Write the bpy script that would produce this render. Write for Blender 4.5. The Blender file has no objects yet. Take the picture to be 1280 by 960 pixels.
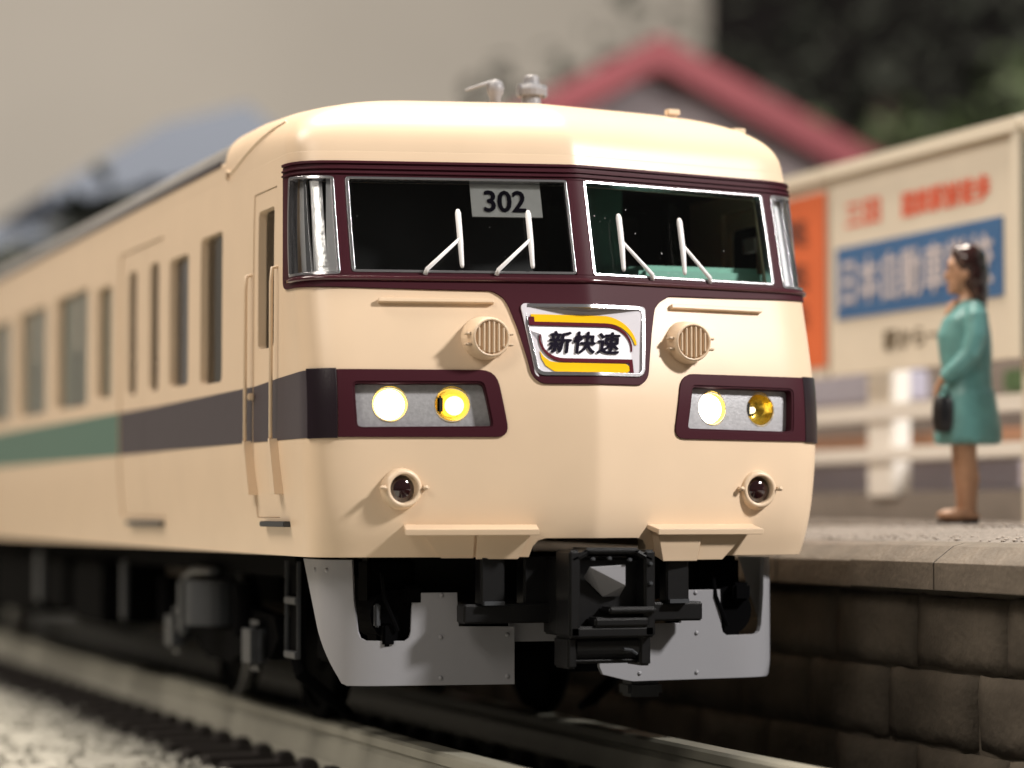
import bpy, bmesh, math, random
from mathutils import Vector, Matrix, geometry, noise
random.seed(7)
sc = bpy.context.scene
COL = sc.collection

# ------------------------------------------------------------------ camera
# The scene is a model railway, built at prototype size (1 unit = 1 m of the real train).
TH, PH = 0.34850546890670, 0.04806229350987
cam_d = bpy.data.cameras.new("camera")
cam = bpy.data.objects.new("camera", cam_d)
COL.objects.link(cam)
cam.location = (-5.050910, -12.648142, 1.237046)
cam.rotation_euler = (math.pi / 2 + PH, 0, -TH)
cam_d.sensor_width = 36.0
cam_d.lens = 3300.0 / 1280.0 * 36.0
cam_d.clip_start = 0.1
cam_d.clip_end = 500
cam_d.dof.use_dof = True
cam_d.dof.focus_distance = 13.75
cam_d.dof.aperture_fstop = 0.39
cam_d.dof.aperture_blades = 0
sc.camera = cam

# ------------------------------------------------------------------ world and lamps (a room), plus added fills
w = bpy.data.worlds.new("World")
sc.world = w
w.use_nodes = True
w.node_tree.nodes["Background"].inputs[0].default_value = (1.0, 0.94, 0.88, 1)
w.node_tree.nodes["Background"].inputs[1].default_value = 0.095

def area_lamp(name, loc, target, size, power, color, shape='DISK'):
    l = bpy.data.lights.new(name, 'AREA')
    l.shape = shape; l.size = size; l.energy = power; l.color = color
    o = bpy.data.objects.new(name, l)
    o.location = loc
    o.rotation_euler = (Vector(target) - Vector(loc)).to_track_quat('-Z', 'Y').to_euler()
    COL.objects.link(o)
    return o
area_lamp("desk_lamp", (14.5, -14.5, 16.0), (0.3, 0.5, 1.8), 2.7, 9000, (1.0, 0.955, 0.91))
area_lamp("ceiling_lamp", (-15.0, 5.0, 21.0), (0, 3, 2), 10.0, 4600, (1.0, 0.90, 0.79))
area_lamp("side_fill", (-19.0, -13.0, 19.0), (0, 1, 2), 9.0, 1950, (1.0, 0.91, 0.80))  # added weak fill from front left to soften the shadows
area_lamp("backdrop_fill", (2.0, 14.0, 34.0), (8, 30, 3), 14.0, 34000, (1.0, 0.88, 0.74))  # added fill that brightens the backdrop and house, not a known lamp
sc.view_settings.view_transform = 'Standard'
sc.view_settings.look = 'None'
sc.view_settings.exposure = 0.0
sc.view_settings.gamma = 1.0
sc.render.engine = 'CYCLES'
sc.cycles.max_bounces = 8
sc.cycles.transparent_max_bounces = 16

# ------------------------------------------------------------------ materials
def mat(name, col, rough=0.5, metal=0.0, spec=0.5, var=0.0, vscale=8.0, bump=0.0, bscale=60.0, coat=0.0, bevel=0.0, emit=None, estr=0.0, var_col=None, detail=5.0):
    m = bpy.data.materials.new(name)
    m.use_nodes = True
    nt = m.node_tree; N = nt.nodes; L = nt.links
    b = N["Principled BSDF"]
    b.inputs["Base Color"].default_value = (*col, 1)
    b.inputs["Roughness"].default_value = rough
    b.inputs["Metallic"].default_value = metal
    b.inputs["Specular IOR Level"].default_value = spec
    b.inputs["Coat Weight"].default_value = coat
    b.inputs["Coat Roughness"].default_value = 0.08
    tc = N.new("ShaderNodeTexCoord")
    if var > 0 or var_col:
        nz = N.new("ShaderNodeTexNoise"); nz.inputs["Scale"].default_value = vscale
        nz.inputs["Detail"].default_value = detail
        L.new(tc.outputs["Object"], nz.inputs["Vector"])
        cr = N.new("ShaderNodeValToRGB")
        a = tuple(max(0, c * (1 - var)) for c in col)
        c2 = var_col if var_col else tuple(min(1, c * (1 + var)) for c in col)
        cr.color_ramp.elements[0].position = 0.3; cr.color_ramp.elements[0].color = (*a, 1)
        cr.color_ramp.elements[1].position = 0.7; cr.color_ramp.elements[1].color = (*c2, 1)
        L.new(nz.outputs["Fac"], cr.inputs[0]); L.new(cr.outputs[0], b.inputs["Base Color"])
    last = None
    if bevel > 0:
        bv = N.new("ShaderNodeBevel"); bv.samples = 4; bv.inputs["Radius"].default_value = bevel
        last = bv.outputs[0]
        if bump <= 0: L.new(last, b.inputs["Normal"])
    if bump > 0:
        n2 = N.new("ShaderNodeTexNoise"); n2.inputs["Scale"].default_value = bscale; n2.inputs["Detail"].default_value = 6
        L.new(tc.outputs["Object"], n2.inputs["Vector"])
        bp = N.new("ShaderNodeBump"); bp.inputs["Strength"].default_value = bump; bp.inputs["Distance"].default_value = 0.02
        L.new(n2.outputs["Fac"], bp.inputs["Height"])
        if last: L.new(last, bp.inputs["Normal"])
        L.new(bp.outputs[0], b.inputs["Normal"])
    if emit:
        b.inputs["Emission Color"].default_value = (*emit, 1)
        b.inputs["Emission Strength"].default_value = estr
    return m

def glass_mat(name, tint, gloss=1.0, specks=0.0, rough=0.02):
    m = bpy.data.materials.new(name); m.use_nodes = True
    nt = m.node_tree; N = nt.nodes; L = nt.links
    N.remove(N["Principled BSDF"])
    out = N["Material Output"]
    tr = N.new("ShaderNodeBsdfTransparent"); tr.inputs[0].default_value = (*tint, 1)
    gl = N.new("ShaderNodeBsdfGlossy"); gl.inputs["Roughness"].default_value = rough
    fr = N.new("ShaderNodeFresnel"); fr.inputs[0].default_value = 1.45
    mu = N.new("ShaderNodeMath"); mu.operation = 'MULTIPLY'; mu.inputs[1].default_value = gloss
    L.new(fr.outputs[0], mu.inputs[0])
    mx = N.new("ShaderNodeMixShader")
    L.new(mu.outputs[0], mx.inputs[0]); L.new(tr.outputs[0], mx.inputs[1]); L.new(gl.outputs[0], mx.inputs[2])
    fin = mx.outputs[0]
    if specks > 0:      # dust on the pane
        tc = N.new("ShaderNodeTexCoord"); vo = N.new("ShaderNodeTexVoronoi"); vo.inputs["Scale"].default_value = 22
        L.new(tc.outputs["Object"], vo.inputs["Vector"])
        nz = N.new("ShaderNodeTexNoise"); nz.inputs["Scale"].default_value = 5
        L.new(tc.outputs["Object"], nz.inputs["Vector"])
        mr = N.new("ShaderNodeMapRange"); mr.inputs[1].default_value = 0.45; mr.inputs[2].default_value = 0.75
        mr.inputs[3].default_value = 0.0; mr.inputs[4].default_value = specks
        L.new(nz.outputs["Fac"], mr.inputs[0])
        lt = N.new("ShaderNodeMath"); lt.operation = 'LESS_THAN'
        L.new(vo.outputs["Distance"], lt.inputs[0]); L.new(mr.outputs[0], lt.inputs[1])
        df = N.new("ShaderNodeBsdfDiffuse"); df.inputs[0].default_value = (0.6, 0.6, 0.6, 1)
        sm = N.new("ShaderNodeMath"); sm.operation = 'MULTIPLY'; sm.inputs[1].default_value = 0.55
        L.new(lt.outputs[0], sm.inputs[0])
        m2 = N.new("ShaderNodeMixShader"); L.new(sm.outputs[0], m2.inputs[0]); L.new(fin, m2.inputs[1]); L.new(df.outputs[0], m2.inputs[2])
        fin = m2.outputs[0]
    L.new(fin, out.inputs[0])
    return m

M = {}
M['cream'] = mat('cream_plastic', (0.71, 0.545, 0.385), 0.36, spec=0.45, var=0.02, vscale=3, bump=0.05, bscale=260, bevel=0.007)
M['maroon'] = mat('maroon_paint', (0.046, 0.010, 0.016), 0.5, spec=0.10, bump=0.04, bscale=300, bevel=0.006)
M['gloss_maroon'] = mat('maroon_gloss', (0.06, 0.014, 0.02), 0.16, spec=0.5, coat=0.5)
M['stripe'] = mat('stripe_dark', (0.052, 0.042, 0.050), 0.45, spec=0.5, var=0.06, vscale=14)
M['stripe_black'] = mat('corner_band_black', (0.012, 0.006, 0.010), 0.3, bump=0.05, bscale=120, bevel=0.006)
M['stripe_green_cast'] = mat('stripe_green_cast', (0.085, 0.165, 0.13), 0.45, spec=0.5)  # greenish light on the rear side put into the stripe colour
M['black'] = mat('black_plastic', (0.004, 0.004, 0.0045), 0.36, spec=0.4, bump=0.08, bscale=200, bevel=0.008)
M['underframe'] = mat('underframe_black', (0.0015, 0.0015, 0.0018), 0.8, spec=0.03)
M['mattblack'] = mat('matt_black', (0.004, 0.004, 0.004), 0.75, spec=0.12)
M['bogie_grey'] = mat('bogie_grey', (0.032, 0.035, 0.040), 0.5)
M['steel'] = mat('wheel_steel', (0.22, 0.22, 0.22), 0.45, metal=0.3)
M['skirt'] = mat('skirt_grey', (0.245, 0.245, 0.262), 0.42, spec=0.4, bump=0.06, bscale=180, bevel=0.006)
M['chrome'] = mat('silver_trim', (0.55, 0.54, 0.56), 0.2, metal=0.9, bevel=0.004, bump=0.03, bscale=45)
M['clear'] = mat('clear_edge_streak', (0.88, 0.87, 0.90), 0.10, metal=0.15, bump=0.25, bscale=14)  # near white, holds the silvery streaks of the corner panes
M['wiper'] = mat('wiper_white', (0.80, 0.79, 0.80), 0.35, bump=0.1, bscale=150)
M['roofgrey'] = mat('roof_grey', (0.17, 0.165, 0.16), 0.6, var=0.08, vscale=4)
M['antenna'] = mat('antenna_grey', (0.22, 0.22, 0.235), 0.45, bump=0.1, bscale=90, bevel=0.006)
M['white'] = mat('sign_white', (0.86, 0.85, 0.90), 0.7, spec=0.05)
M['signgrey'] = mat('sign_grey', (0.60, 0.58, 0.62), 0.7, spec=0.05)
M['yellow'] = mat('sign_yellow', (0.80, 0.47, 0.008), 0.7, spec=0.05)
M['signmaroon'] = mat('sign_maroon', (0.09, 0.012, 0.02), 0.7, spec=0.05)
M['ink'] = mat('ink_black', (0.008, 0.006, 0.014), 0.7, spec=0.05)
M['plate'] = mat('number_plate_grey', (0.62, 0.62, 0.61), 0.5, var=0.05, vscale=12)
M['lampplate'] = mat('lamp_panel_silver', (0.42, 0.42, 0.44), 0.42, metal=0.3, var=0.12, vscale=45, bump=0.10, bscale=80)
M['reflector'] = mat('amber_reflector', (0.72, 0.50, 0.07), 0.2, metal=0.75, bump=0.15, bscale=40)
M['lamp_on'] = mat('lamp_lit', (1, 0.95, 0.85), 0.3, emit=(1.0, 0.93, 0.80), estr=4.0)
M['lamp_half'] = mat('lamp_bulb', (1, 0.9, 0.6), 0.3, emit=(1.0, 0.88, 0.55), estr=2.0)
M['redlens'] = mat('dark_red_lens', (0.014, 0.002, 0.003), 0.06, spec=0.8, coat=1.0)
M['interior'] = mat('interior_wall', (0.045, 0.043, 0.042), 0.6)
M['coach_in'] = mat('coach_wall', (0.46, 0.38, 0.28), 0.6)
M['cab_black'] = mat('cab_black', (0.008, 0.008, 0.009), 0.45)
M['cab_green'] = mat('cab_green', (0.24, 0.50, 0.40), 0.4)
M['cab_dgreen'] = mat('cab_dark_green', (0.06, 0.16, 0.12), 0.45)
M['seat'] = mat('seat_orange', (0.65, 0.25, 0.11), 0.6)
M['seatbrown'] = mat('seat_brown', (0.20, 0.12, 0.08), 0.6)
M['windshield'] = glass_mat('windshield', (0.92, 0.94, 0.94), 0.8, specks=0.10)
M['sideglass'] = glass_mat('side_glass', (0.93, 0.95, 0.95), 1.0)
M['sheen'] = mat('pane_sheen', (0.44, 0.46, 0.54), 0.6)  # bluish reflection in the pane put into a sheet's colour
M['sheen_green'] = mat('pane_sheen_green', (0.80, 0.88, 0.78), 0.6)  # greenish brightness of the rear panes put into a sheet's colour
M['rail'] = mat('rail_metal', (0.29, 0.28, 0.23), 0.40, metal=0.25, var=0.06, vscale=5)
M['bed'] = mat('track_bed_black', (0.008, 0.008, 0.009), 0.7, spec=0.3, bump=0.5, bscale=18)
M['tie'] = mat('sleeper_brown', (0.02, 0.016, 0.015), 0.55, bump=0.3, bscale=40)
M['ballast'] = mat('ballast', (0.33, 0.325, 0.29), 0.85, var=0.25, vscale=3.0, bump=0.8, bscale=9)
M['stone'] = mat('platform_stone', (0.088, 0.074, 0.058), 0.85, spec=0.15, var=0.3, vscale=2.2, bump=0.6, bscale=16)
M['coping'] = mat('coping_concrete', (0.125, 0.104, 0.082), 0.5, var=0.14, vscale=5, bump=0.3, bscale=25, bevel=0.01)
M['paving'] = mat('platform_paving', (0.165, 0.145, 0.128), 0.75, var=0.3, vscale=30, bump=0.9, bscale=34)
M['kerb'] = mat('kerb_concrete', (0.22, 0.19, 0.165), 0.7, var=0.1, vscale=3)
M['boardcream'] = mat('board_cream', (0.68, 0.61, 0.50), 0.5, var=0.03, vscale=2)
M['boardframe'] = mat('board_frame', (0.70, 0.635, 0.52), 0.5)
M['orange'] = mat('board_orange', (0.66, 0.14, 0.045), 0.5, var=0.05, vscale=2)
M['brownink'] = mat('board_brown_ink', (0.17, 0.045, 0.025), 0.6)
M['redink'] = mat('board_red_ink', (0.72, 0.12, 0.06), 0.5)
M['blue'] = mat('board_blue', (0.045, 0.13, 0.29), 0.5, var=0.06, vscale=3)
M['greyink'] = mat('board_pale_ink', (0.52, 0.48, 0.50), 0.5)
M['olivink'] = mat('board_olive_ink', (0.12, 0.09, 0.055), 0.5)
M['paleblue'] = mat('pale_blue_panel', (0.42, 0.50, 0.56), 0.5)
M['fencewhite'] = mat('fence_white', (0.82, 0.78, 0.72), 0.45)
M['lav'] = mat('lavender_wall', (0.42, 0.41, 0.50), 0.6)
M['lavwhite'] = mat('lavender_white', (0.72, 0.70, 0.84), 0.5)
M['tan'] = mat('tan_wall', (0.55, 0.31, 0.20), 0.6)
M['darkgreen'] = mat('green_sill', (0.09, 0.17, 0.07), 0.6)
M['skin'] = mat('painted_skin', (0.46, 0.265, 0.165), 0.42, bump=0.1, bscale=30, var=0.1, vscale=9)
M['dress'] = mat('painted_turquoise', (0.115, 0.30, 0.30), 0.38, bump=0.15, bscale=26, var=0.15, vscale=8, coat=0.15)
M['hair'] = mat('painted_hair', (0.035, 0.013, 0.012), 0.2, coat=0.6, bump=0.15, bscale=20)
M['shoe'] = mat('painted_shoe', (0.018, 0.010, 0.009), 0.35)
M['bag'] = mat('black_bag', (0.009, 0.009, 0.011), 0.28, bump=0.1, bscale=30)
M['eye'] = mat('painted_eye', (0.03, 0.015, 0.012), 0.4)
M['lip'] = mat('painted_lip', (0.38, 0.12, 0.09), 0.45)
M['wallbeige'] = mat('backdrop_beige', (0.64, 0.62, 0.585), 0.9, var=0.06, vscale=0.09)
M['housered'] = mat('house_roof_red', (0.155, 0.030, 0.042), 0.7, var=0.08, vscale=1)
M['housewall'] = mat('house_wall', (0.36, 0.31, 0.325), 0.8, var=0.08, vscale=0.5)
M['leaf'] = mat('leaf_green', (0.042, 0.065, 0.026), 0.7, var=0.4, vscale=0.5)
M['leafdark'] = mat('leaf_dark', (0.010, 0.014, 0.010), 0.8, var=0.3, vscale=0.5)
M['bark'] = mat('bark', (0.07, 0.05, 0.04), 0.8)
M['blueroof'] = mat('shed_roof_blue', (0.13, 0.155, 0.205), 0.7)
M['shedwall'] = mat('shed_wall', (0.20, 0.21, 0.22), 0.7)
M['board_base'] = mat('layout_ground', (0.018, 0.018, 0.016), 0.9, var=0.2, vscale=1.0)
M['darkcloth'] = mat('dark_backdrop', (0.012, 0.010, 0.012), 0.9)

# ------------------------------------------------------------------ object helpers
def link_mesh(name, me, m, parent=None, label=None):
    o = bpy.data.objects.new(name, me)
    COL.objects.link(o)
    if m is not None:
        for mm in (m if isinstance(m, (list, tuple)) else [m]): me.materials.append(mm)
    if parent is not None: o.parent = parent
    if label: o['label'] = label
    return o
def from_bm(name, bm, m, parent=None, label=None, smooth=False, rec=True):
    if rec: bmesh.ops.recalc_face_normals(bm, faces=bm.faces)
    me = bpy.data.meshes.new(name); bm.to_mesh(me); bm.free()
    if smooth: me.polygons.foreach_set('use_smooth', [True] * len(me.polygons))
    return link_mesh(name, me, m, parent, label)
def thing(name, label, cat, loc=(0, 0, 0), group=None):
    o = bpy.data.objects.new(name, None); COL.objects.link(o)
    o.location = loc; o['label'] = label; o['category'] = cat
    o.empty_display_size = 0.1
    if group: o['group'] = group
    return o
def tag(o, label, cat, group=None):
    o['label'] = label; o['category'] = cat
    if group: o['group'] = group
    return o
def setting(o, kind='structure'):
    o['kind'] = kind; return o
def box(bm, c, s, rot=None, bev=0.0):
    mtx = Matrix.Translation(c)
    if rot is not None: mtx = mtx @ rot.to_4x4()
    mtx = mtx @ Matrix.Diagonal((*s, 1))
    r = bmesh.ops.create_cube(bm, size=1, matrix=mtx)
    if bev > 0:
        es = list({e for v in r['verts'] for e in v.link_edges})
        bmesh.ops.bevel(bm, geom=es, offset=bev, segments=2, affect='EDGES', clamp_overlap=True)
def boxo(name, c, s, m, parent=None, rot=None, bev=0.0, label=None):
    bm = bmesh.new(); box(bm, c, s, rot, bev); return from_bm(name, bm, m, parent, label)
def cyl(bm, a, b, r1, r2=None, n=20, caps=True):
    a = Vector(a); b = Vector(b); r2 = r1 if r2 is None else r2
    q = (b - a).to_track_quat('Z', 'Y').to_matrix().to_4x4()
    bmesh.ops.create_cone(bm, cap_ends=caps, segments=n, radius1=r1, radius2=r2, depth=(b - a).length,
                          matrix=Matrix.Translation((a + b) / 2) @ q)
def tube(bm, pts, r, n=8):
    pts = [Vector(p) for p in pts]; rings = []
    rr = r if isinstance(r, (list, tuple)) else [r] * len(pts)
    up = None
    for i, p in enumerate(pts):
        t = (pts[min(i + 1, len(pts) - 1)] - pts[max(i - 1, 0)]).normalized()
        if up is None:
            up = t.orthogonal().normalized()
        up = (up - t * up.dot(t)).normalized(); sd = t.cross(up)
        rings.append([bm.verts.new(p + (up * math.cos(2 * math.pi * k / n) + sd * math.sin(2 * math.pi * k / n)) * rr[i]) for k in range(n)])
    for a, b in zip(rings, rings[1:]):
        for k in range(n): bm.faces.new((a[k], a[(k + 1) % n], b[(k + 1) % n], b[k]))
    bm.faces.new(rings[0][::-1]); bm.faces.new(rings[-1])
def lathe(bm, prof, o, axis, n=28):
    """prof: (radius, distance along axis)"""
    o = Vector(o); ax = Vector(axis).normalized(); u = ax.orthogonal().normalized(); v = ax.cross(u)
    rings = []
    for r, d in prof:
        if r < 1e-5: rings.append([bm.verts.new(o + ax * d)])
        else: rings.append([bm.verts.new(o + ax * d + (u * math.cos(2 * math.pi * k / n) + v * math.sin(2 * math.pi * k / n)) * r) for k in range(n)])
    for a, b in zip(rings, rings[1:]):
        for k in range(n):
            j = (k + 1) % n
            if len(a) == 1 and len(b) == 1: continue
            if len(a) == 1: bm.faces.new((a[0], b[j], b[k]))
            elif len(b) == 1: bm.faces.new((a[k], a[j], b[0]))
            else: bm.faces.new((a[k], a[j], b[j], b[k]))
_ico = bmesh.new(); bmesh.ops.create_icosphere(_ico, subdivisions=1, radius=1)
ICO_V = [v.co.copy() for v in _ico.verts]; ICO_F = [tuple(v.index for v in f.verts) for f in _ico.faces]; _ico.free()
def scatter(name, mats_, m, parent=None):
    vs = []; fs = []
    for mt in mats_:
        b = len(vs); vs += [tuple(mt @ v) for v in ICO_V]; fs += [tuple(i + b for i in f) for f in ICO_F]
    me = bpy.data.meshes.new(name); me.from_pydata(vs, [], fs); return link_mesh(name, me, m, parent)
def prism(bm, poly, y0, y1, axis='y'):
    """extrude a 2D polygon (a,b) along an axis: y -> (a, y, b); x -> (x, a, b)"""
    f = (lambda p, t: (p[0], t, p[1])) if axis == 'y' else ((lambda p, t: (t, p[0], p[1])) if axis == 'x' else (lambda p, t: (p[0], p[1], t)))
    A = [bm.verts.new(f(p, y0)) for p in poly]; B = [bm.verts.new(f(p, y1)) for p in poly]
    n = len(poly)
    bm.faces.new(A); bm.faces.new(B[::-1])
    for i in range(n): bm.faces.new((A[i], B[i], B[(i + 1) % n], A[(i + 1) % n]))

# ------------------------------------------------------------------ the train's body surface S(s, z)
K = 0.215; A_ = 1.18; LC = 0.40
ZR = [(.9, .07), (1.0, .035), (1.15, -.02), (1.3, -.045), (1.6, -.055), (1.8, -.048), (1.95, -.025), (2.12, .017), (2.375, .095), (3.03, .288), (3.3, .37), (3.6, .46)]
def yr(z):
    P = ZR
    for i in range(len(P) - 1):
        if z <= P[i + 1][0] or i == len(P) - 2: break
    def sl(j):
        if j <= 0: a, b = 0, 1
        elif j >= len(P) - 1: a, b = len(P) - 2, len(P) - 1
        else: a, b = j - 1, j + 1
        return (P[b][1] - P[a][1]) / (P[b][0] - P[a][0])
    h = P[i + 1][0] - P[i][0]; t = (z - P[i][0]) / h
    return (2*t**3-3*t*t+1)*P[i][1] + (t**3-2*t*t+t)*h*sl(i) + (-2*t**3+3*t*t)*P[i+1][1] + (t**3-t*t)*h*sl(i+1)
def wid(z):
    q = 1.45
    if z < 1.6: q -= .055 * ((1.6 - z) / .6) ** 1.5
    if z > 2.6: q -= .015 * ((z - 2.6) / .6) ** 2
    return q
def bez(p0, p1, p2, p3, t):
    q = 1 - t
    return q**3*p0 + 3*q*q*t*p1 + 3*q*t*t*p2 + t**3*p3
def body(s, z):
    sg = 1 if s >= 0 else -1; a = abs(s); y0 = yr(z); W = wid(z)
    if a <= A_:
        x = a * (W / 1.45); y = y0 + K * ((a * a + .0009) ** .5 - .03)
    elif a <= A_ + LC:
        t = (a - A_) / LC
        x0 = A_ * W / 1.45; yy = y0 + K * (A_ - .03); dx = W - x0
        x = bez(x0, x0 + dx * .68, W, W, t)
        y = bez(yy, yy + K * dx * .68, yy + K * dx + .04, y0 + .5, t)
    else:
        x = W; ye = y0 + .5; d = a - A_ - LC; f = max(0, 1 - d / .5)
        y = .545 + d + (ye - .545) * f
    return Vector((sg * x, y, z))
def nrm(F, s, z):
    e = 0.004
    du = F(s + e, z) - F(s - e, z); dv = F(s, z + e) - F(s, z - e)
    return du.cross(dv).normalized()
def side_s(y): return y + 1.035            # s of a point on the side at depth y (y > 1.1)

def densify(loop, step):
    out = []
    n = len(loop)
    for i in range(n):
        a = loop[i]; b = loop[(i + 1) % n]
        L = math.hypot(b[0] - a[0], b[1] - a[1]); k = max(1, int(math.ceil(L / step)))
        for j in range(k): out.append((a[0] + (b[0] - a[0]) * j / k, a[1] + (b[1] - a[1]) * j / k))
    return out
_bb = {}
def inside(p, loop):
    x, y = p
    q = _bb.get(id(loop))
    if q is None or q[0] is not loop:
        q = (loop, min(a[0] for a in loop), max(a[0] for a in loop), min(a[1] for a in loop), max(a[1] for a in loop)); _bb[id(loop)] = q
    if x < q[1] or x > q[2] or y < q[3] or y > q[4]: return False
    c = False; n = len(loop); j = n - 1
    for i in range(n):
        xi, yi = loop[i]; xj, yj = loop[j]
        if (yi > y) != (yj > y) and x < (xj - xi) * (y - yi) / (yj - yi) + xi: c = not c
        j = i
    return c
def rounded(poly, r, seg=5):
    out = []; n = len(poly)
    rr = r if isinstance(r, (list, tuple)) else [r] * n
    for i in range(n):
        p = Vector(poly[i]); a = Vector(poly[i - 1]); b = Vector(poly[(i + 1) % n])
        if rr[i] <= 0: out.append(tuple(p)); continue
        u = (a - p).normalized(); v = (b - p).normalized()
        k = min(rr[i], (a - p).length * .48, (b - p).length * .48)
        for j in range(seg + 1):
            t = j / seg
            q = (p + u * k) * (1 - t) ** 2 + p * 2 * t * (1 - t) + (p + v * k) * t * t
            out.append((q.x, q.y))
    return out
def rect(s0, s1, z0, z1, r=0.0, seg=5):
    P = [(s0, z0), (s1, z0), (s1, z1), (s0, z1)]
    return rounded(P, r, seg) if r > 0 else P
def circle(c, r, n=24): return [(c[0] + r * math.cos(2 * math.pi * k / n), c[1] + r * math.sin(2 * math.pi * k / n)) for k in range(n)]
def mirror(loop): return [(-s, z) for s, z in loop][::-1]

def patch(name, outer, holes, m, parent, F=body, offset=0.0, thick=0.05, step=0.045, sgrid=None, zgrid=None, label=None, back=True):
    """A curved plate: the outline (with holes) laid on the surface F, 'offset' outside it, 'thick' deep."""
    loops = [densify(outer, step)] + [densify(h, step) for h in holes]
    pts = []; edges = []
    for lp in loops:
        b = len(pts); n = len(lp)
        pts += [Vector(p) for p in lp]; edges += [(b + i, b + (i + 1) % n) for i in range(n)]
    s0 = min(p[0] for p in loops[0]); s1 = max(p[0] for p in loops[0])
    z0 = min(p[1] for p in loops[0]); z1 = max(p[1] for p in loops[0])
    if sgrid is None:
        sgrid = []
        k = max(1, int((s1 - s0) / step)); sgrid = [s0 + (s1 - s0) * i / k for i in range(1, k)]
        if s0 < 0 < s1: sgrid += [-.05, -.025, -.01, .0, .01, .025, .05]
    if zgrid is None:
        k = max(1, int((z1 - z0) / step)); zgrid = [z0 + (z1 - z0) * i / k for i in range(1, k)]
    cells = {}
    for p in pts: cells.setdefault((int(p[0] // .05), int(p[1] // .05)), []).append(p)
    for s in sgrid:
        for z in zgrid:
            if not (s0 < s < s1 and z0 < z < z1): continue
            ci, cj = int(s // .05), int(z // .05); near = False
            for a in (-1, 0, 1):
                for b in (-1, 0, 1):
                    for q in cells.get((ci + a, cj + b), ()):
                        if (q[0] - s) ** 2 + (q[1] - z) ** 2 < (step * .25) ** 2: near = True
            if near: continue
            if not inside((s, z), loops[0]) or any(inside((s, z), h) for h in loops[1:]): continue
            pts.append(Vector((s, z)))
    V, Ed, Fc, ov, oe, of = geometry.delaunay_2d_cdt(pts, edges, [], 0, 1e-5)
    tris = []
    for f in Fc:
        c = ((V[f[0]].x + V[f[1]].x + V[f[2]].x) / 3, (V[f[0]].y + V[f[1]].y + V[f[2]].y) / 3)
        if inside(c, loops[0]) and not any(inside(c, h) for h in loops[1:]):
            a, b, d = (V[i] for i in f)
            if (b - a).cross(d - a) < 0: f = f[::-1]
            tris.append(tuple(f))
    P = [F(v.x, v.y) for v in V]; Nn = [nrm(F, v.x, v.y) for v in V]
    nv = len(V)
    top = [p + n * offset for p, n in zip(P, Nn)]
    bot = [p + n * (offset - thick) for p, n in zip(P, Nn)]
    ec = {}
    for t in tris:
        for i in range(3):
            e = (t[i], t[(i + 1) % 3]); ec[e] = 1
    bnd = [e for e in ec if (e[1], e[0]) not in ec]
    faces = list(tris); 
    if back: faces += [tuple(i + nv for i in t[::-1]) for t in tris]
    for a, b in bnd: faces.append((b, a, a + nv, b + nv))
    me = bpy.data.meshes.new(name)
    me.from_pydata([tuple(p) for p in top + bot], [], faces)
    me.polygons.foreach_set('use_smooth', [True] * len(faces))
    me.update()
    cn = []
    nt_ = len(tris)
    for pi, f in enumerate(faces):
        if pi < nt_: cn += [tuple(Nn[i]) for i in f]
        elif back and pi < 2 * nt_: cn += [tuple(-Nn[i - nv]) for i in f]
        else:
            pn = me.polygons[pi].normal; cn += [tuple(pn)] * len(f)
    me.normals_split_custom_set(cn)
    return link_mesh(name, me, m, parent, label)

# ================================================================== THE SETTING
bm = bmesh.new(); box(bm, (10, 60, -.66), (400, 400, .2)); setting(from_bm('ground', bm, M['board_base']))
bm = bmesh.new()
poly = [(-1.0, -.545), (-.92, -.36), (1.5, -.36), (1.95, -.36), (1.95, -.545)]
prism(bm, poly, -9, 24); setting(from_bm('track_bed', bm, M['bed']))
# pale ballast: heaped, uneven
bm = bmesh.new()
nx, ny = 46, 120
gv = []
for j in range(ny + 1):
    row = []
    for i in range(nx + 1):
        x = -1.02 - 6.5 * (i / nx) ** 1.4; y = -9 + 33 * j / ny
        edge = 0.12 * noise.noise(Vector((0, y * 1.7, 0)))
        h = -.47 + .13 * min(1, max(0, (-1.05 - x) / .35)) + .05 * noise.noise(Vector((x * 3, y * 3, 1))) + .03 * noise.noise(Vector((x * 9, y * 9, 4)))
        row.append(bm.verts.new((x + (edge if i < 6 else 0), y, h)))
    gv.append(row)
for j in range(ny):
    for i in range(nx): bm.faces.new((gv[j][i], gv[j][i + 1], gv[j + 1][i + 1], gv[j + 1][i]))
setting(from_bm('ballast', bm, M['ballast'], smooth=True), 'stuff')
mts = []
for k in range(5000):
    y = random.uniform(-1.5, 14); x = -1.06 - random.random() ** 1.3 * 2.2
    r = random.uniform(.02, .05)
    mt = Matrix.Translation((x, y, -.36 + .05 * noise.noise(Vector((x * 3, y * 3, 1))) + random.uniform(-.03, .03))) @ Matrix.Rotation(random.random() * 6, 4, Vector((random.random(), random.random(), .4)).normalized()) @ Matrix.Diagonal((r, r * random.uniform(.6, 1), r * random.uniform(.5, .9), 1))
    mts.append(mt)
setting(scatter('ballast_stones', mts, M['ballast']), 'stuff')

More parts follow.
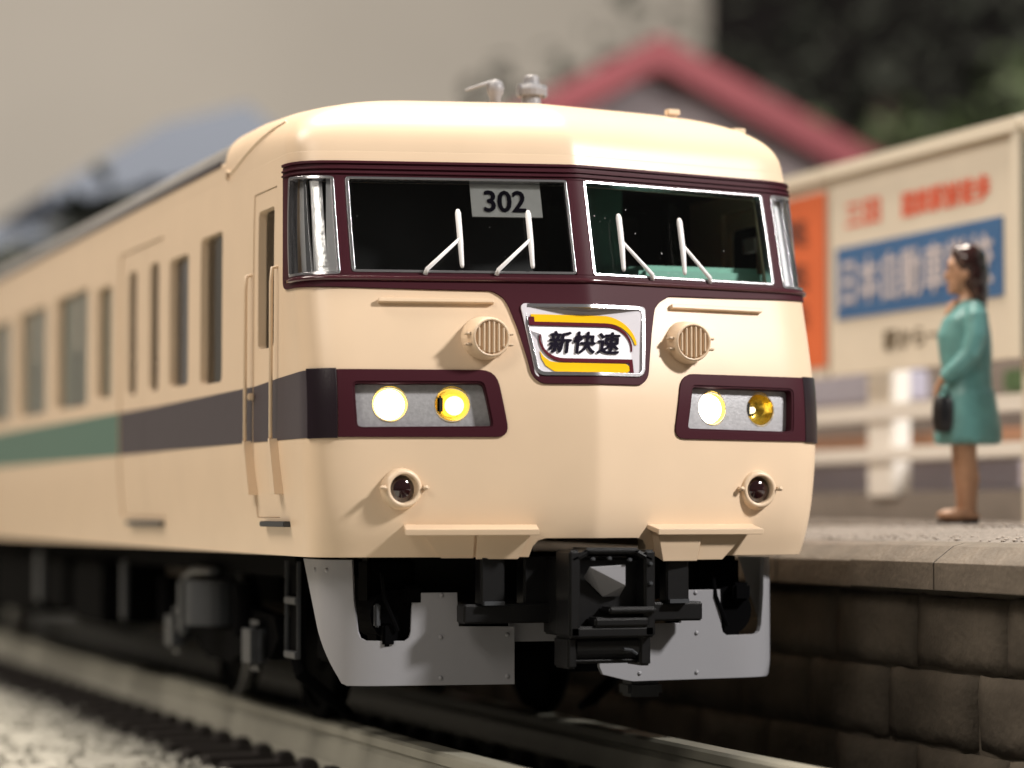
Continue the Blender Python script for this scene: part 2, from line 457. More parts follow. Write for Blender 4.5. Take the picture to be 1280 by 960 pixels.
# ------------------------------------------------------------------ track: rails and sleepers
track = thing('railway_track', 'black sleepered track with grey rails running under the cream train', 'railway track', (0, 0, -.36))
def rail(x):
    h_ = [(-.060, .0), (-.078, -.016), (-.080, -.060), (-.066, -.068), (-.066, -.078), (-.082, -.10), (-.105, -.22), (-.14, -.27), (-.14, -.30)]
    prof = h_ + [(-a, b) for a, b in h_[::-1]]
    bm = bmesh.new(); prism(bm, [(x + a, b + .36) for a, b in prof], -9, 24)
    o = from_bm('rail', bm, M['rail'], track)
rail(-.675); rail(.675)
tie_me = None
for k in range(58):
    y = -7.5 + k * .52
    if tie_me is None:
        bm = bmesh.new(); box(bm, (0, 0, .03), (2.5, .26, .12), bev=.02)
        for sx in (-1, 1):
            for d in (-.19, .19): box(bm, (sx * .675 + d, 0, .105), (.09, .16, .09), bev=.015)
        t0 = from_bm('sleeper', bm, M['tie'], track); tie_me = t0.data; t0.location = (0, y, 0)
    else:
        t = bpy.data.objects.new('sleeper', tie_me); COL.objects.link(t); t.parent = track; t.location = (0, y, 0)

# ------------------------------------------------------------------ platform
bm = bmesh.new(); 
# paving: granular strip rising behind the coping
xs = [2.06, 2.12, 2.25, 2.45, 2.7, 3.0, 4.45]; zs = [1.068, 1.078, 1.10, 1.13, 1.148, 1.15, 1.15]
ny = 150
rows = []
for j in range(ny + 1):
    y = -6 + 30 * j / ny
    rows.append([bm.verts.new((x, y, z + .004 * noise.noise(Vector((x * 8, y * 8, 0))))) for x, z in zip(xs, zs)])
for j in range(ny):
    for i in range(len(xs) - 1): bm.faces.new((rows[j][i], rows[j + 1][i], rows[j + 1][i + 1], rows[j][i + 1])[::-1])
plat = setting(from_bm('platform', bm, M['paving'], smooth=True))
boxo('platform_core', (3.20, 9, .245), (2.60, 30, 1.58), M['stone'], plat)
mts = []
for k in range(3500):     # loose grit on the paving
    x = 2.1 + 2.2 * random.random(); y = -3 + 9 * random.random()
    z = 1.15 if x > 2.7 else 1.07 + (x - 2.06) / .64 * .08
    r = random.uniform(.006, .016)
    mts.append(Matrix.Translation((x, y, z + r * .3)) @ Matrix.Diagonal((r, 1.2 * r, .7 * r, 1)))
g = scatter('grit', mts, M['kerb'], plat); g['kind'] = 'stuff'
cop_prof = [(1.75, .822), (1.75, .965), (1.775, .985), (1.87, 1.052), (1.93, 1.066), (2.09, 1.07), (2.09, .82)]
cop = None
for k in range(21):
    y0 = -3.25 + k * .95
    if cop is None:
        bm = bmesh.new(); prism(bm, cop_prof, .006, .944); cop = from_bm('coping_stone', bm, M['coping'], plat); cop.location = (0, y0, 0); o = cop
    else:
        o = bpy.data.objects.new('coping_stone', cop.data); COL.objects.link(o); o.parent = plat; o.location = (random.uniform(-.006, .006), y0, random.uniform(-.004, .004))
stones = []
for q in range(5):
    bm = bmesh.new(); r = bmesh.ops.create_cube(bm, size=1, matrix=Matrix.Diagonal((.24, .93, .385, 1)))
    bmesh.ops.subdivide_edges(bm, edges=[e for e in bm.edges if abs((e.verts[0].co - e.verts[1].co).y) > .5], cuts=7)
    bmesh.ops.subdivide_edges(bm, edges=[e for e in bm.edges if abs((e.verts[0].co - e.verts[1].co).z) > .3], cuts=4)
    for v in bm.verts:
        ey = max(0, abs(v.co.y) / .465 - .82) / .18; ez = max(0, abs(v.co.z) / .1925 - .7) / .3
        if v.co.x < 0: v.co.x += .022 * min(1.4, ey * ey + ez * ez)
    for v in bm.verts: v.co += Vector([.020 * noise.noise(v.co * 5 + Vector((q * 9, i * 5, 0))) for i in range(3)])
    me = bpy.data.meshes.new('wall_stone'); bm.to_mesh(me); bm.free(); me.materials.append(M['stone'])
    me.polygons.foreach_set('use_smooth', [True] * len(me.polygons)); stones.append(me)
for r_ in range(3):
    for k in range(15):
        o = bpy.data.objects.new('wall_stone', random.choice(stones)); COL.objects.link(o); o.parent = plat
        o.location = (1.97 + random.uniform(-.012, .012), -3.2 + k * .95 + (0.15 if r_ == 1 else -.20) + random.uniform(-.03, .03) + .1, [.60, .195, -.21][r_])
        o.scale = (1, 1 + random.uniform(-.03, .01), 1)

# ------------------------------------------------------------------ station fence behind the platform
fence = thing('station_fence', 'white post and rail fence on the low kerb behind the platform', 'fence', (4.3, 3, 1.37))
for y in (-.6, 2.2, 4.98, 7.7, 10.4):
    boxo('post', (0.06, y - 3, .50), (.16, .40, 1.06), M['fencewhite'], fence, bev=.015)
for z, h in ((.60, .12), (.285, .10)):
    bm = bmesh.new(); box(bm, (-.04, 2.5, z), (.07, 17, h), bev=.01); from_bm('rail', bm, M['fencewhite'], fence)
kerbm = boxo('kerb', (4.55, 6, 1.255), (.42, 19, .25), M['kerb']); setting(kerbm)
o = boxo('low_wall', (5.1, 7, 1.76), (.2, 20, .18), M['tan'], bev=.02); tag(o, 'low tan wall band seen between the white fence rails', 'wall')
o = boxo('planter_wall', (5.3, 9.0, 1.45), (.3, 14, .34), M['lav'], bev=.02); tag(o, 'long grey lavender wall behind the lower fence rail', 'wall')
o = boxo('bench', (4.95, 6.6, 2.22), (.2, 2.0, .24), M['lav'], bev=.02); tag(o, 'lavender bench back right of the white fence post', 'bench')
o = boxo('flower_box', (4.6, 3.0, 1.50), (.35, .55, .26), M['lavwhite'], bev=.05); tag(o, 'pale lavender box low behind the woman at the right edge', 'box')
o = boxo('window_sill', (5.0, 3.4, 2.18), (.25, 1.6, .17), M['darkgreen'], bev=.02); tag(o, 'dark green ledge behind the woman under the signboard', 'ledge')
tag(boxo('long_wall', (6.1, 10, 1.86), (.3, 26, 1.5), M['kerb']), 'pale blank wall far behind the white fence', 'wall')

# ------------------------------------------------------------------ signboards on the fence
def text_mesh(txt, size, bold=0.0, shear=0.0, xs=1.0, res=3):
    cu = bpy.data.curves.new('lettering', 'FONT'); cu.body = txt; cu.size = size; cu.align_x = 'CENTER'; cu.align_y = 'CENTER'
    cu.offset = bold; cu.shear = shear; cu.resolution_u = res; cu.extrude = .001; cu.fill_mode = 'BOTH'
    o = bpy.data.objects.new('lettering', cu); COL.objects.link(o)
    dg = bpy.context.evaluated_depsgraph_get()
    me = bpy.data.meshes.new_from_object(o.evaluated_get(dg)); me.name = 'lettering'
    bpy.data.objects.remove(o); bpy.data.curves.remove(cu)
    me.materials.clear()
    # centre and scale in x
    if len(me.vertices):
        x0 = min(v.co.x for v in me.vertices); x1 = max(v.co.x for v in me.vertices)
        y0 = min(v.co.y for v in me.vertices); y1 = max(v.co.y for v in me.vertices)
        for v in me.vertices: v.co = Vector(((v.co.x - (x0 + x1) / 2) * xs, v.co.y - (y0 + y1) / 2, v.co.z))
    return me
def fit_text(txt, w_, h_, heavy=0.0, **kw):
    me = text_mesh(txt, 1.0, **kw)
    if heavy > 0:      # a heavier face: the same outline laid down several times, a hair apart
        b_ = bmesh.new()
        for i, (dx, dy) in enumerate(((0, 0), (1, 0), (-1, 0), (0, .7), (0, -.7), (.7, .5), (-.7, -.5))):
            m2 = me.copy(); m2.transform(Matrix.Translation((dx * heavy, dy * heavy, i * .0035))); b_.from_mesh(m2); bpy.data.meshes.remove(m2)
        b_.to_mesh(me); b_.free()
    x1 = max((abs(v.co.x) for v in me.vertices), default=.5); y1 = max((abs(v.co.y) for v in me.vertices), default=.5)
    for v in me.vertices: v.co = Vector((v.co.x * w_ / 2 / x1, v.co.y * h_ / 2 / y1, v.co.z * .05))
    return me
BR = Matrix(((0, 0, -1), (-1, 0, 0), (0, 1, 0))).to_4x4()   # text x -> -y, text y -> z, facing -x
def board_text(txt, yc, zc, w_, h_, m, parent, x=-.016, bold=.02):
    me = fit_text(txt, w_, h_, heavy=bold); me.transform(BR)
    o = link_mesh('lettering', me, m, parent); o.location = (x, yc, zc); return o
bd = thing('signboard', 'large cream station signboard with blue lettered panel behind the woman', 'signboard', (4.0, 0, 2.23), 'signboards behind the platform')
def bpanel(name, y0, y1, z0, z1, x, m, parent, t=.02, z_off=2.23):
    return boxo(name, (x, (y0 + y1) / 2, (z0 + z1) / 2 - z_off), (t, y1 - y0, z1 - z0), m, parent)
bpanel('board', 2.50, 5.22, 2.25, 3.80, .04, M['boardcream'], bd, .08)
bpanel('board_frame', 2.40, 5.24, 3.74, 3.83, .02, M['boardframe'], bd, .16)
bpanel('board_frame', 2.40, 2.50, 2.24, 3.735, .02, M['boardframe'], bd, .13)
bpanel('blue_panel', 2.68, 5.10, 2.667, 3.20, -.006, M['blue'], bd, .012)
board_text('日本自動車学校', 3.90, .705, 2.22, .36, M['greyink'], bd, x=-.018, bold=.03)
board_text('三田', 4.68, 1.20, .55, .19, M['redink'], bd, x=-.006, bold=.04)
board_text('国鉄駅前徒歩', 3.46, 1.19, 1.24, .19, M['redink'], bd, x=-.006, bold=.04)
board_text('駅から一', 3.95, .235, .85, .15, M['olivink'], bd, x=-.006, bold=.035)
bd2 = thing('signboard', 'orange station signboard seen at the right edge of the train', 'signboard', (4.0, 0, 2.23), 'signboards behind the platform')
bpanel('board', 5.27, 12.0, 2.25, 3.80, .04, M['boardcream'], bd2, .08)
bpanel('board_frame', 5.26, 12.0, 3.74, 3.83, .02, M['boardframe'], bd2, .16)
bpanel('orange_panel', 5.28, 7.9, 2.33, 3.66, -.006, M['orange'], bd2, .012)
for z, s_ in ((1.17, .21), (.83, .21), (.53, .19)):
    board_text('英', 5.80, z - .02, .50, s_, M['brownink'], bd2, x=-.018, bold=.05)
bd3 = thing('signboard', 'pale blue signboard cut by the right edge of the photo', 'signboard', (4.0, 0, 2.23), 'signboards behind the platform')
bpanel('board', .2, 2.34, 2.25, 3.80, .04, M['paleblue'], bd3, .08)
bpanel('board_frame', .2, 2.36, 3.74, 3.83, .02, M['boardframe'], bd3, .16)
bpanel('dark_panel', .6, 2.30, 3.0, 3.35, -.006, M['cab_dgreen'], bd3, .012)
for b_, ys in ((bd, (2.6, 5.1)), (bd2, (5.4, 8.5, 11.5)), (bd3, (.4, 2.2))):
    for y in ys:
        if not 5.0 < y < 5.5: boxo('board_leg', (.16, y, -.50), (.09, .1, 1.0 + .74), M['boardframe'], b_)

# ------------------------------------------------------------------ far background
wl = boxo('backdrop', (-15.8, 75, 12), (100, .6, 60), M['wallbeige']); setting(wl)
wl2 = boxo('backdrop', (86, 78, 12), (140, .6, 60), M['darkcloth']); setting(wl2)
# red gabled house
house = thing('gabled_house', 'grey walled house with a red gable roof behind the train', 'house', (10.75, 24.5, -.62))
R_h = Matrix.Rotation(-.16, 3, 'Z'); house.rotation_euler = (0, 0, -.20)
bm = bmesh.new(); prism(bm, [(-4.0, 0), (4.0, 0), (4.0, 6.45), (0, 8.62), (-4.0, 6.45)], 0, 7); from_bm('wall', bm, M['housewall'], house)
for sx in (-1, 1):
    bm = bmesh.new()
    prism(bm, [(0, 8.62), (sx * 5.8, 5.62), (sx * 5.8, 5.98), (0, 9.0)], -.55, 7.6); from_bm('roof', bm, M['housered'], house)
    bm = bmesh.new()
    prism(bm, [(sx * .002, 8.55), (sx * 5.85, 5.52), (sx * 5.85, 6.04), (sx * .002, 9.06)], -.66, -.56); from_bm('bargeboard', bm, M['housered'], house)
for x in (-1.6, 1.6):
    f = boxo('window', (x, -.04, 3.4), (1.3, .1, 1.5), M['boardframe'], house); boxo('pane', (x, -.10, 3.4), (1.1, .03, 1.3), M['cab_black'], f)
# foliage
def foliage(bm, c, rad, n, leaf, seed=0):
    rnd = random.Random(seed)
    for k in range(n):
        d = Vector((rnd.gauss(0, 1), rnd.gauss(0, 1), rnd.gauss(0, 1))).normalized()
        q = .55 + .5 * rnd.random() + .35 * noise.noise(d * 2.2 + Vector((seed, 0, 0)))
        p = Vector(c) + Vector((d.x * rad[0], d.y * rad[1], d.z * rad[2])) * q
        s_ = leaf * rnd.uniform(.6, 1.4)
        mt = Matrix.Translation(p) @ Matrix.Rotation(rnd.random() * 6.28, 4, Vector((rnd.random() - .5, rnd.random() - .5, rnd.random())).normalized())
        vs = [bm.verts.new(mt @ Vector(v_)) for v_ in ((-s_, 0, 0), (0, -s_ * .5, s_ * .15), (s_, 0, 0), (0, s_ * .5, s_ * .15))]
        bm.faces.new(vs)
def tree(x, y, h, r, m, label, seed, group=None):
    t = thing('tree', label, 'tree', (x, y, -.55), group)
    bm = bmesh.new(); tube(bm, [(0, 0, 0), (.1, 0, h * .35), (.0, .1, h * .8)], [r * .12, r * .09, r * .04], 8)
    for k in range(4):
        a = k * 1.6; tube(bm, [(0.08, 0, h * .35), (math.cos(a) * r * .5, math.sin(a) * r * .5, h * .65)], [r * .05, r * .02], 6)
    from_bm('trunk', bm, M['bark'], t)
    bm = bmesh.new(); foliage(bm, (0, 0, h * .62), (r, r, h * .40), 1500, .30, seed); from_bm('crown', bm, m, t, rec=False)
trees = [(17.5, 29, 8.6, 3.6, 'leaf', 'mid green tree just right of the red gable roof'),
         (21.5, 30, 10.0, 4.2, 'leaf', 'broad green tree above the cream signboard'),
         (26.5, 31, 9.4, 4.4, 'leaf', 'green tree at the upper right corner of the photo'),
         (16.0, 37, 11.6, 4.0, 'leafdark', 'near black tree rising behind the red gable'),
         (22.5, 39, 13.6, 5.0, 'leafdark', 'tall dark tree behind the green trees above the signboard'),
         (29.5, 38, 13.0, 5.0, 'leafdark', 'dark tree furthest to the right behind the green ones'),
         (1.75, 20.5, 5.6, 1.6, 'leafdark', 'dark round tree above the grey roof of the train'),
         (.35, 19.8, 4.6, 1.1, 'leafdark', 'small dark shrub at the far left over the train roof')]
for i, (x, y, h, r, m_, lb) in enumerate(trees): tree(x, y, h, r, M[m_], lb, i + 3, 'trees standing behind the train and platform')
shed = thing('shed', 'pale blue roofed shed blurred beyond the train roof', 'shed', (3.2, 24.0, -.15))
bm = bmesh.new(); prism(bm, [(-1.9, 0), (1.6, 0), (1.6, 6.5), (-1.9, 5.4)], 0, 5); from_bm('wall', bm, M['shedwall'], shed)
bm = bmesh.new(); prism(bm, [(-1.9, 5.6), (-1.9, 5.8), (-.3, 6.8), (.9, 7.15), (1.6, 6.6), (1.6, 6.4)], -.5, 5.5); from_bm('roof', bm, M['blueroof'], shed)
shed2 = thing('hut', 'low blue grey hut beyond the far left end of the train roof', 'hut', (-.4, 23.0, -.55))
bm = bmesh.new(); box(bm, (0, 1.5, 2.6), (2.6, 3, 5.2)); from_bm('wall', bm, M['shedwall'], shed2)
bm = bmesh.new(); prism(bm, [(-1.6, 5.21), (1.6, 5.21), (1.5, 5.6), (-1.5, 5.5)], -.3, 3.3); from_bm('roof', bm, M['blueroof'], shed2)

# ================================================================== THE TRAIN
train = thing('train_car', 'cream and maroon commuter train car with lit headlights beside the platform', 'train', (0, 0, 0))
YE = 19.6
Z0 = 3.12; H_ = .39; NE = 2.7; YS = 1.5
WZ0, WZ1 = 2.462, 2.978            # windshield
# ---- openings in the shell
def window_loop(y0, y1, z0, z1, r=.05): return rect(side_s(y0), side_s(y1), z0, z1, r)
main_win = rounded([(-1.195, WZ0), (1.195, WZ0), (1.195, WZ1), (-1.195, WZ1)], .02, 3)
wing_r = rounded([(1.238, WZ0 - .012), (1.600, WZ0 - .012), (1.512, WZ1 + .004), (1.238, WZ1)], .02, 3)
wing_l = mirror(wing_r)
sign_hole = rounded([(-.312, 1.93), (.282, 1.93), (.330, 2.305), (-.360, 2.305)], .05)
hl_r = rounded([(.535, 1.662), (1.215, 1.655), (1.225, 1.895), (.578, 1.898)], .03)
hl_l = mirror(hl_r)
side_wins = [(2.14, 2.68, 1.978, 2.85), (3.0, 3.52, 2.0, 2.80), (5.33, 5.86, 2.02, 2.80), (6.2, 7.48, 2.0, 2.85), (7.9, 9.18, 2.0, 2.85), (9.6, 10.88, 2.0, 2.85), (11.3, 12.58, 2.0, 2.85), (13.0, 14.28, 2.0, 2.85), (16.7, 17.98, 2.0, 2.85)]
DOOR = (3.72, 5.075, 1.2, 2.97); CABD = (.945, 1.425, 1.2, 2.97)
def cabloop(g=0.0):
    # cab door edge: s found so that the y of the side stays constant
    def s_at(y, z):
        a, b = 1.4, 24.0
        for _ in range(30):
            m_ = (a + b) / 2
            if body(m_, z).y < y: a = m_
            else: b = m_
        return a
    return s_at
s_at = cabloop()
def yloop(y0, y1, z0, z1, r=0.0):
    P = [(y0, z0), (y1, z0), (y1, z1), (y0, z1)]
    if r: P = rounded(P, r)
    P = densify(P, .12)
    return [(s_at(y, z), z) for y, z in P]
holes = [main_win, wing_r, wing_l, sign_hole, hl_r, hl_l]
for a in side_wins: h = yloop(*a, r=.05); holes += [h, mirror(h)]
d1 = yloop(*DOOR); d2 = yloop(14.6, 15.95, 1.2, 2.97); cd = yloop(*CABD)
for h in (d1, d2, cd): holes += [h, mirror(h)]
sE = side_s(YE)
cut = [(-.34, 1.0), (-.325, 1.055), (-.30, 1.085), (-.26, 1.097), (.26, 1.097), (.30, 1.085), (.325, 1.055), (.34, 1.0)]
sc_ = side_s(2.15)
sl = sorted(set([-sc_, sc_] + [x * .04 for x in range(-48, 49)] + [-.02, .02, -.01, .01, 2.1, -2.1, 2.4, -2.4, 2.8, -2.8]))
sl = [s for s in sl if abs(s) <= sc_]
outer = [(-sE, 1.0)] + cut + [(sE, 1.0), (sE, Z0)] + [(s, Z0) for s in sl[::-1]] + [(-sE, Z0)]
sg = sorted(set([round(x * .05, 3) for x in range(-44, 45)] + [-.05, -.025, -.01, 0, .01, .025, .05] + [q for x in range(1, 60) for q in (2.2 + .33 * x, -2.2 - .33 * x)]))
zg = [1.03, 1.06, 1.1, 1.15, 1.2, 1.25, 1.3, 1.4, 1.5, 1.6, 1.7, 1.8, 1.86, 1.92, 1.98, 2.04, 2.1, 2.16, 2.24, 2.32, 2.4, 2.5, 2.6, 2.7, 2.8, 2.9, 3.0, 3.07]
patch('body_shell', outer, holes, M['cream'], train, thick=.075, step=.09, sgrid=sg, zgrid=zg)

# ---- roof
def roofpt(s, ph, lift=0.0):
    y = body(s, Z0).y; t = min(1, max(0, (y - .6) / 1.3)); t = t * t * (3 - 2 * t); n = NE + 1.5 * t
    r = max(0, math.cos(ph)) ** (2 / n); h = math.sin(ph) ** (2 / n)
    p = body(s, Z0 + H_ * h * .8); c = Vector((0, max(body(s, Z0).y, YS), 0))
    return Vector((c.x + (p.x - c.x) * r, c.y + (p.y - c.y) * r, Z0 + H_ * h + lift))
def roofmesh(s_list, phis, z_shift=0.0, scale=1.0):
    bm = bmesh.new(); rows = []
    for s in s_list:
        row = [bm.verts.new(roofpt(s, ph)) for ph in phis]
        rows.append(row)
    for a, b in zip(rows, rows[1:]):
        for i in range(len(phis) - 1):
            bm.faces.new((a[i], b[i], b[i + 1], a[i + 1]))
    bmesh.ops.remove_doubles(bm, verts=bm.verts, dist=.0004)
    bmesh.ops.dissolve_degenerate(bm, edges=bm.edges, dist=.0003)
    return bm
ph = [0, .004, .015, .035, .07, .12, .18] + [.18 + (math.pi / 2 - .18) * (k / 22) for k in range(1, 23)]
sc_ = side_s(2.15)
sl = sorted(set([-sc_, sc_] + [x * .04 for x in range(-48, 49)] + [-.02, .02, -.01, .01, 2.1, -2.1, 2.4, -2.4, 2.8, -2.8]))
sl = [s for s in sl if abs(s) <= sc_]
from_bm('cab_roof', roofmesh(sl, ph), M['cream'], train, smooth=True)
# coach roof: grey, from a cross-section
def section(scale=1.0, dz=0.0, z_min=0.0):
    pts = []
    for k in range(0, 41):
        a = math.pi * k / 40
        c = math.cos(a); s_ = math.sin(a)
        x = math.copysign(abs(c) ** (2 / 4.2), c) * 1.438 * scale; z = Z0 + H_ * (s_ ** (2 / 4.2)) + dz
        pts.append((x, z))
    return pts
bm = bmesh.new(); sec = section(.990, -.015)
A1 = [bm.verts.new((x, 2.14, z)) for x, z in sec]; B1 = [bm.verts.new((x, YE - .1, z)) for x, z in sec]
for i in range(len(sec) - 1): bm.faces.new((A1[i], A1[i + 1], B1[i + 1], B1[i]))
bm.faces.new(A1); bm.faces.new(B1[::-1])
from_bm('coach_roof', bm, M['roofgrey'], train, smooth=False)
for sx in (-1, 1):
    bm = bmesh.new(); prism(bm, [(sx * 1.438, Z0 - .01), (sx * 1.436, 3.225), (sx * 1.42, 3.245), (sx * 1.405, 3.225), (sx * 1.40, Z0 - .01)], 2.15, YE - .05); from_bm('cornice', bm, M['cream'], train)
    bm = bmesh.new(); prism(bm, [(sx * 1.437, 3.228), (sx * 1.446, 3.228), (sx * 1.448, 3.255), (sx * 1.437, 3.255)], 2.22, YE - .05); from_bm('rain_gutter', bm, M['stripe'], train)
    # raised moulding that sweeps from the gutter up over the cab roof
    bm = bmesh.new()
    pts = []
    for t in range(9):
        q = t / 8; s = side_s(2.12) - q * 1.05
        pts.append(roofpt(s * sx, .004 + .40 * (q ** 2.2), .002))
    pts = [(sx * 1.447, 2.04, 3.13), (sx * 1.447, 2.05, 3.18)] + [tuple(p) for p in pts[1:]]
    tube(bm, pts, .011, 8); from_bm('roof_moulding', bm, M['cream'], train, smooth=True)
# roof units on the coach roof
for y in (7.0, 12.2):
    bm = bmesh.new(); box(bm, (0, y, 3.50), (1.5, 2.2, .16), bev=.04); from_bm('air_conditioner', bm, M['roofgrey'], train)
# whistle and horn on the cab roof
def roof_z(x, y): return Z0 + H_ * (1 - (abs(x) / 1.44) ** NE) ** (1 / NE)
x, y = .115, 1.25; z = roof_z(x, y) - .02
an = thing_part = None
bm = bmesh.new(); lathe(bm, [(0, 0), (.062, 0), (.056, .04), (.052, .085), (.052, .09)], (x, y, z), (0, 0, 1), 16); an = from_bm('roof_antenna', bm, M['antenna'], train, smooth=False)
bm = bmesh.new(); lathe(bm, [(.052, .086), (.078, .09), (.082, .125), (.066, .15), (.048, .155), (.044, .195), (.034, .205), (0, .206)], (x, y, z), (0, 0, 1), 16)
for sx in (-1, 1): box(bm, (x + sx * .072, y - .01, z + .115), (.03, .05, .075), bev=.008)
from_bm('antenna_cap', bm, M['antenna'], an)
x, y = -.10, 1.25; z = roof_z(x, y) - .01
bm = bmesh.new(); lathe(bm, [(0, 0), (.036, 0), (.03, .055), (0.046, .085), (.05, .115), (.036, .150), (0, .165)], (x, y, z), (0, 0, 1), 14)
wh = from_bm('whistle', bm, M['antenna'], train, smooth=True)
bm = bmesh.new(); tube(bm, [(x - .01, y, z + .150), (x - .09, y, z + .125), (x - .17, y + .02, z + .095)], [.012, .009, .007], 6); from_bm('whistle_arm', bm, M['antenna'], wh)
for p in (Vector((.83, .9, Z0 + H_ * (1 - (.83 / 1.44) ** NE) ** (1 / NE))), roofpt(1.42, .60)):
    boxo('roof_bracket', (p.x, p.y, p.z - .002), (.075, .05, .034), M['cream'], train, bev=.004)

# ---- maroon window surround, sign surround, light surrounds
top_strip = rounded([(-1.58, 2.985), (1.58, 2.985), (1.565, 3.072), (-1.565, 3.072)], .03)
def surround():
    R = [(1.768, 2.400), (1.575, 3.068)]
    o = []
    right = [(.29, 1.888), (.335, 1.93), (.352, 2.02), (.385, 2.17), (.418, 2.285), (.44, 2.335), (.495, 2.372), (.80, 2.376), (1.30, 2.386), (1.70, 2.394), (1.752, 2.41), (1.756, 2.45)]
    tr = [(1.62, 2.98), (1.60, 3.05), (1.57, 3.070)]
    r = rounded([(0.0, 1.888)] + right + tr, [0, .05, .04] + [.02] * (len(right) + len(tr) - 2), 3)[1:]
    return [(s - (.028 if z < 2.3 else .028 * max(0, (2.36 - z) / .06)), z) for s, z in r] + [(-s, z) for s, z in r[::-1]]
patch('window_surround', surround(), [main_win, wing_r, wing_l, sign_hole], M['maroon'], train, offset=.010, thick=.03, step=.04)
# ribs above the windshield
for zc, hh in ((3.052, .014), (3.020, .010), (2.995, .010)):
    patch('surround_rib', rect(-1.60 + (zc - 2.99) * .3, 1.60 - (zc - 2.99) * .3, zc - hh / 2, zc + hh / 2), [], M['maroon'], train, offset=.020, thick=.012, step=.06)
patch('surround_rib', rect(-1.70, 1.70, 2.437, 2.446), [], M['maroon'], train, offset=.020, thick=.012, step=.06)
for sg_ in (1, -1):
    hs = [(.50, 1.955), (.455, 1.70), (.452, 1.665), (.475, 1.628), (.52, 1.616), (1.29, 1.612), (1.29, 1.957), (.56, 1.957)]
    hs = rounded([(.455, 1.614), (1.29, 1.611), (1.29, 1.957), (.515, 1.957)], [.07, 0, 0, .08])
    hh = hl_r
    if sg_ < 0: hs = mirror(hs); hh = hl_l
    patch('light_surround', hs, [hh], M['maroon'], train, offset=.009, thick=.03, step=.04)
    nb = [(1.292, 1.607), (1.46, 1.604), (1.475, 1.604), (1.475, 1.962), (1.292, 1.962)]
    if sg_ < 0: nb = mirror(nb)
    patch('corner_band', nb, [], M['stripe_black'], train, offset=.011, thick=.03, step=.04)
    # bands along the side
    def band(y0, y1, z0a, z0b, z1a, z1b, m, off):
        P = densify([(y0, z0a), (y1, z0b), (y1, z1b), (y0, z1a)], .15)
        lp = [(s_at(y, z), z) for y, z in P]
        if y0 < .9:
            rt = [(s_at(y1, z0b + (z1b - z0b) * k / 4), z0b + (z1b - z0b) * k / 4) for k in range(5)]
            lp = [(1.472, z0a + (z1a - z0a) * 0)] + rt + [(1.472, z1a)]
        if sg_ < 0: lp = mirror(lp)
        patch('side_stripe', lp, [], m, train, offset=off, thick=.006, step=.15 if y0 > .9 else .03)
    yA = body(1.56, 1.8).y
    band(yA, .943, 1.608, 1.61, 1.955, 1.935, M['stripe'], .003)
    band(1.427, 3.718, 1.612, 1.614, 1.915, 1.90, M['stripe'], .003)
    band(5.077, 14.59, 1.614, 1.614, 1.90, 1.90, M['stripe_green_cast'], .003)
    band(15.96, YE - .02, 1.614, 1.614, 1.90, 1.90, M['stripe_green_cast'], .003)

# ---- chrome trims
def ring(name, loop, wdt, m, off, thick, step=.04, label=None):
    """a thin frame just inside a loop"""
    n = len(loop); inner = []
    area = sum(loop[i][0] * loop[(i + 1) % n][1] - loop[(i + 1) % n][0] * loop[i][1] for i in range(n))
    sgn = 1 if area > 0 else -1
    for i in range(n):
        a = Vector(loop[i - 1]); p = Vector(loop[i]); b = Vector(loop[(i + 1) % n])
        t1 = (p - a); t2 = (b - p)
        if t1.length < 1e-6: t1 = t2
        if t2.length < 1e-6: t2 = t1
        t1.normalize(); t2.normalize()
        n1 = Vector((-t1.y, t1.x)) * sgn; n2 = Vector((-t2.y, t2.x)) * sgn
        m_ = (n1 + n2); m_.normalize(); d = wdt / max(.5, m_.dot(n1))
        inner.append(tuple(p + m_ * d))
    return patch(name, loop, [inner], m, train, offset=off, thick=thick, step=step, label=label), inner
lw = rounded([(-1.193, WZ0 + .002), (-.052, WZ0 + .002), (-.052, WZ1 - .002), (-1.193, WZ1 - .002)], .015, 2)
rw = rounded([(.040, WZ0 + .002), (1.193, WZ0 + .002), (1.193, WZ1 - .002), (.040, WZ1 - .002)], .015, 2)
_, lwi = ring('window_trim', lw, .013, M['chrome'], .013, .05)
_, rwi = ring('window_trim', rw, .011, M['chrome'], .013, .05)
patch('centre_pillar', rect(-.050, .038, WZ0 + .001, WZ1 - .001), [], M['maroon'], train, offset=.009, thick=.06, step=.03)
_, wri = ring('window_trim', wing_r, .014, M['chrome'], .014, .05, .03)
_, wli = ring('window_trim', wing_l, .014, M['chrome'], .014, .05, .03)
patch('windshield_glass', lw, [], M['windshield'], train, offset=-.006, thick=.004, step=.09, back=False)
patch('windshield_glass', rw, [], M['windshield'], train, offset=-.006, thick=.004, step=.09, back=False)
for wl_, sg_ in ((wing_r, 1), (wing_l, -1)):
    g_ = patch('corner_glass', wl_, [], M['sideglass'], train, offset=-.006, thick=.004, step=.04, back=False)
    # pale strips for clear-plastic edges, coloured as the silvery light behind the corner glass
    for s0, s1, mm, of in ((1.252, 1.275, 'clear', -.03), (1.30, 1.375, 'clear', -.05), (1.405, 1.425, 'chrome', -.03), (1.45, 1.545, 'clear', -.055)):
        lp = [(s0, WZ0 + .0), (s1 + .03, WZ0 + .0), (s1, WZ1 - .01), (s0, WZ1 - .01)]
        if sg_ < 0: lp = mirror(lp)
        patch('glass_streak', lp, [], M[mm], g_, offset=of, thick=.02, step=.05)
# glossy lip under the windshield
bm = bmesh.new(); tube(bm, [body(s, WZ0 - .032) + nrm(body, s, WZ0 - .032) * .016 for s in [-1.60 + .04 * k for k in range(81)]], .013, 10)
from_bm('sill_trim', bm, M['gloss_maroon'], train, smooth=True)

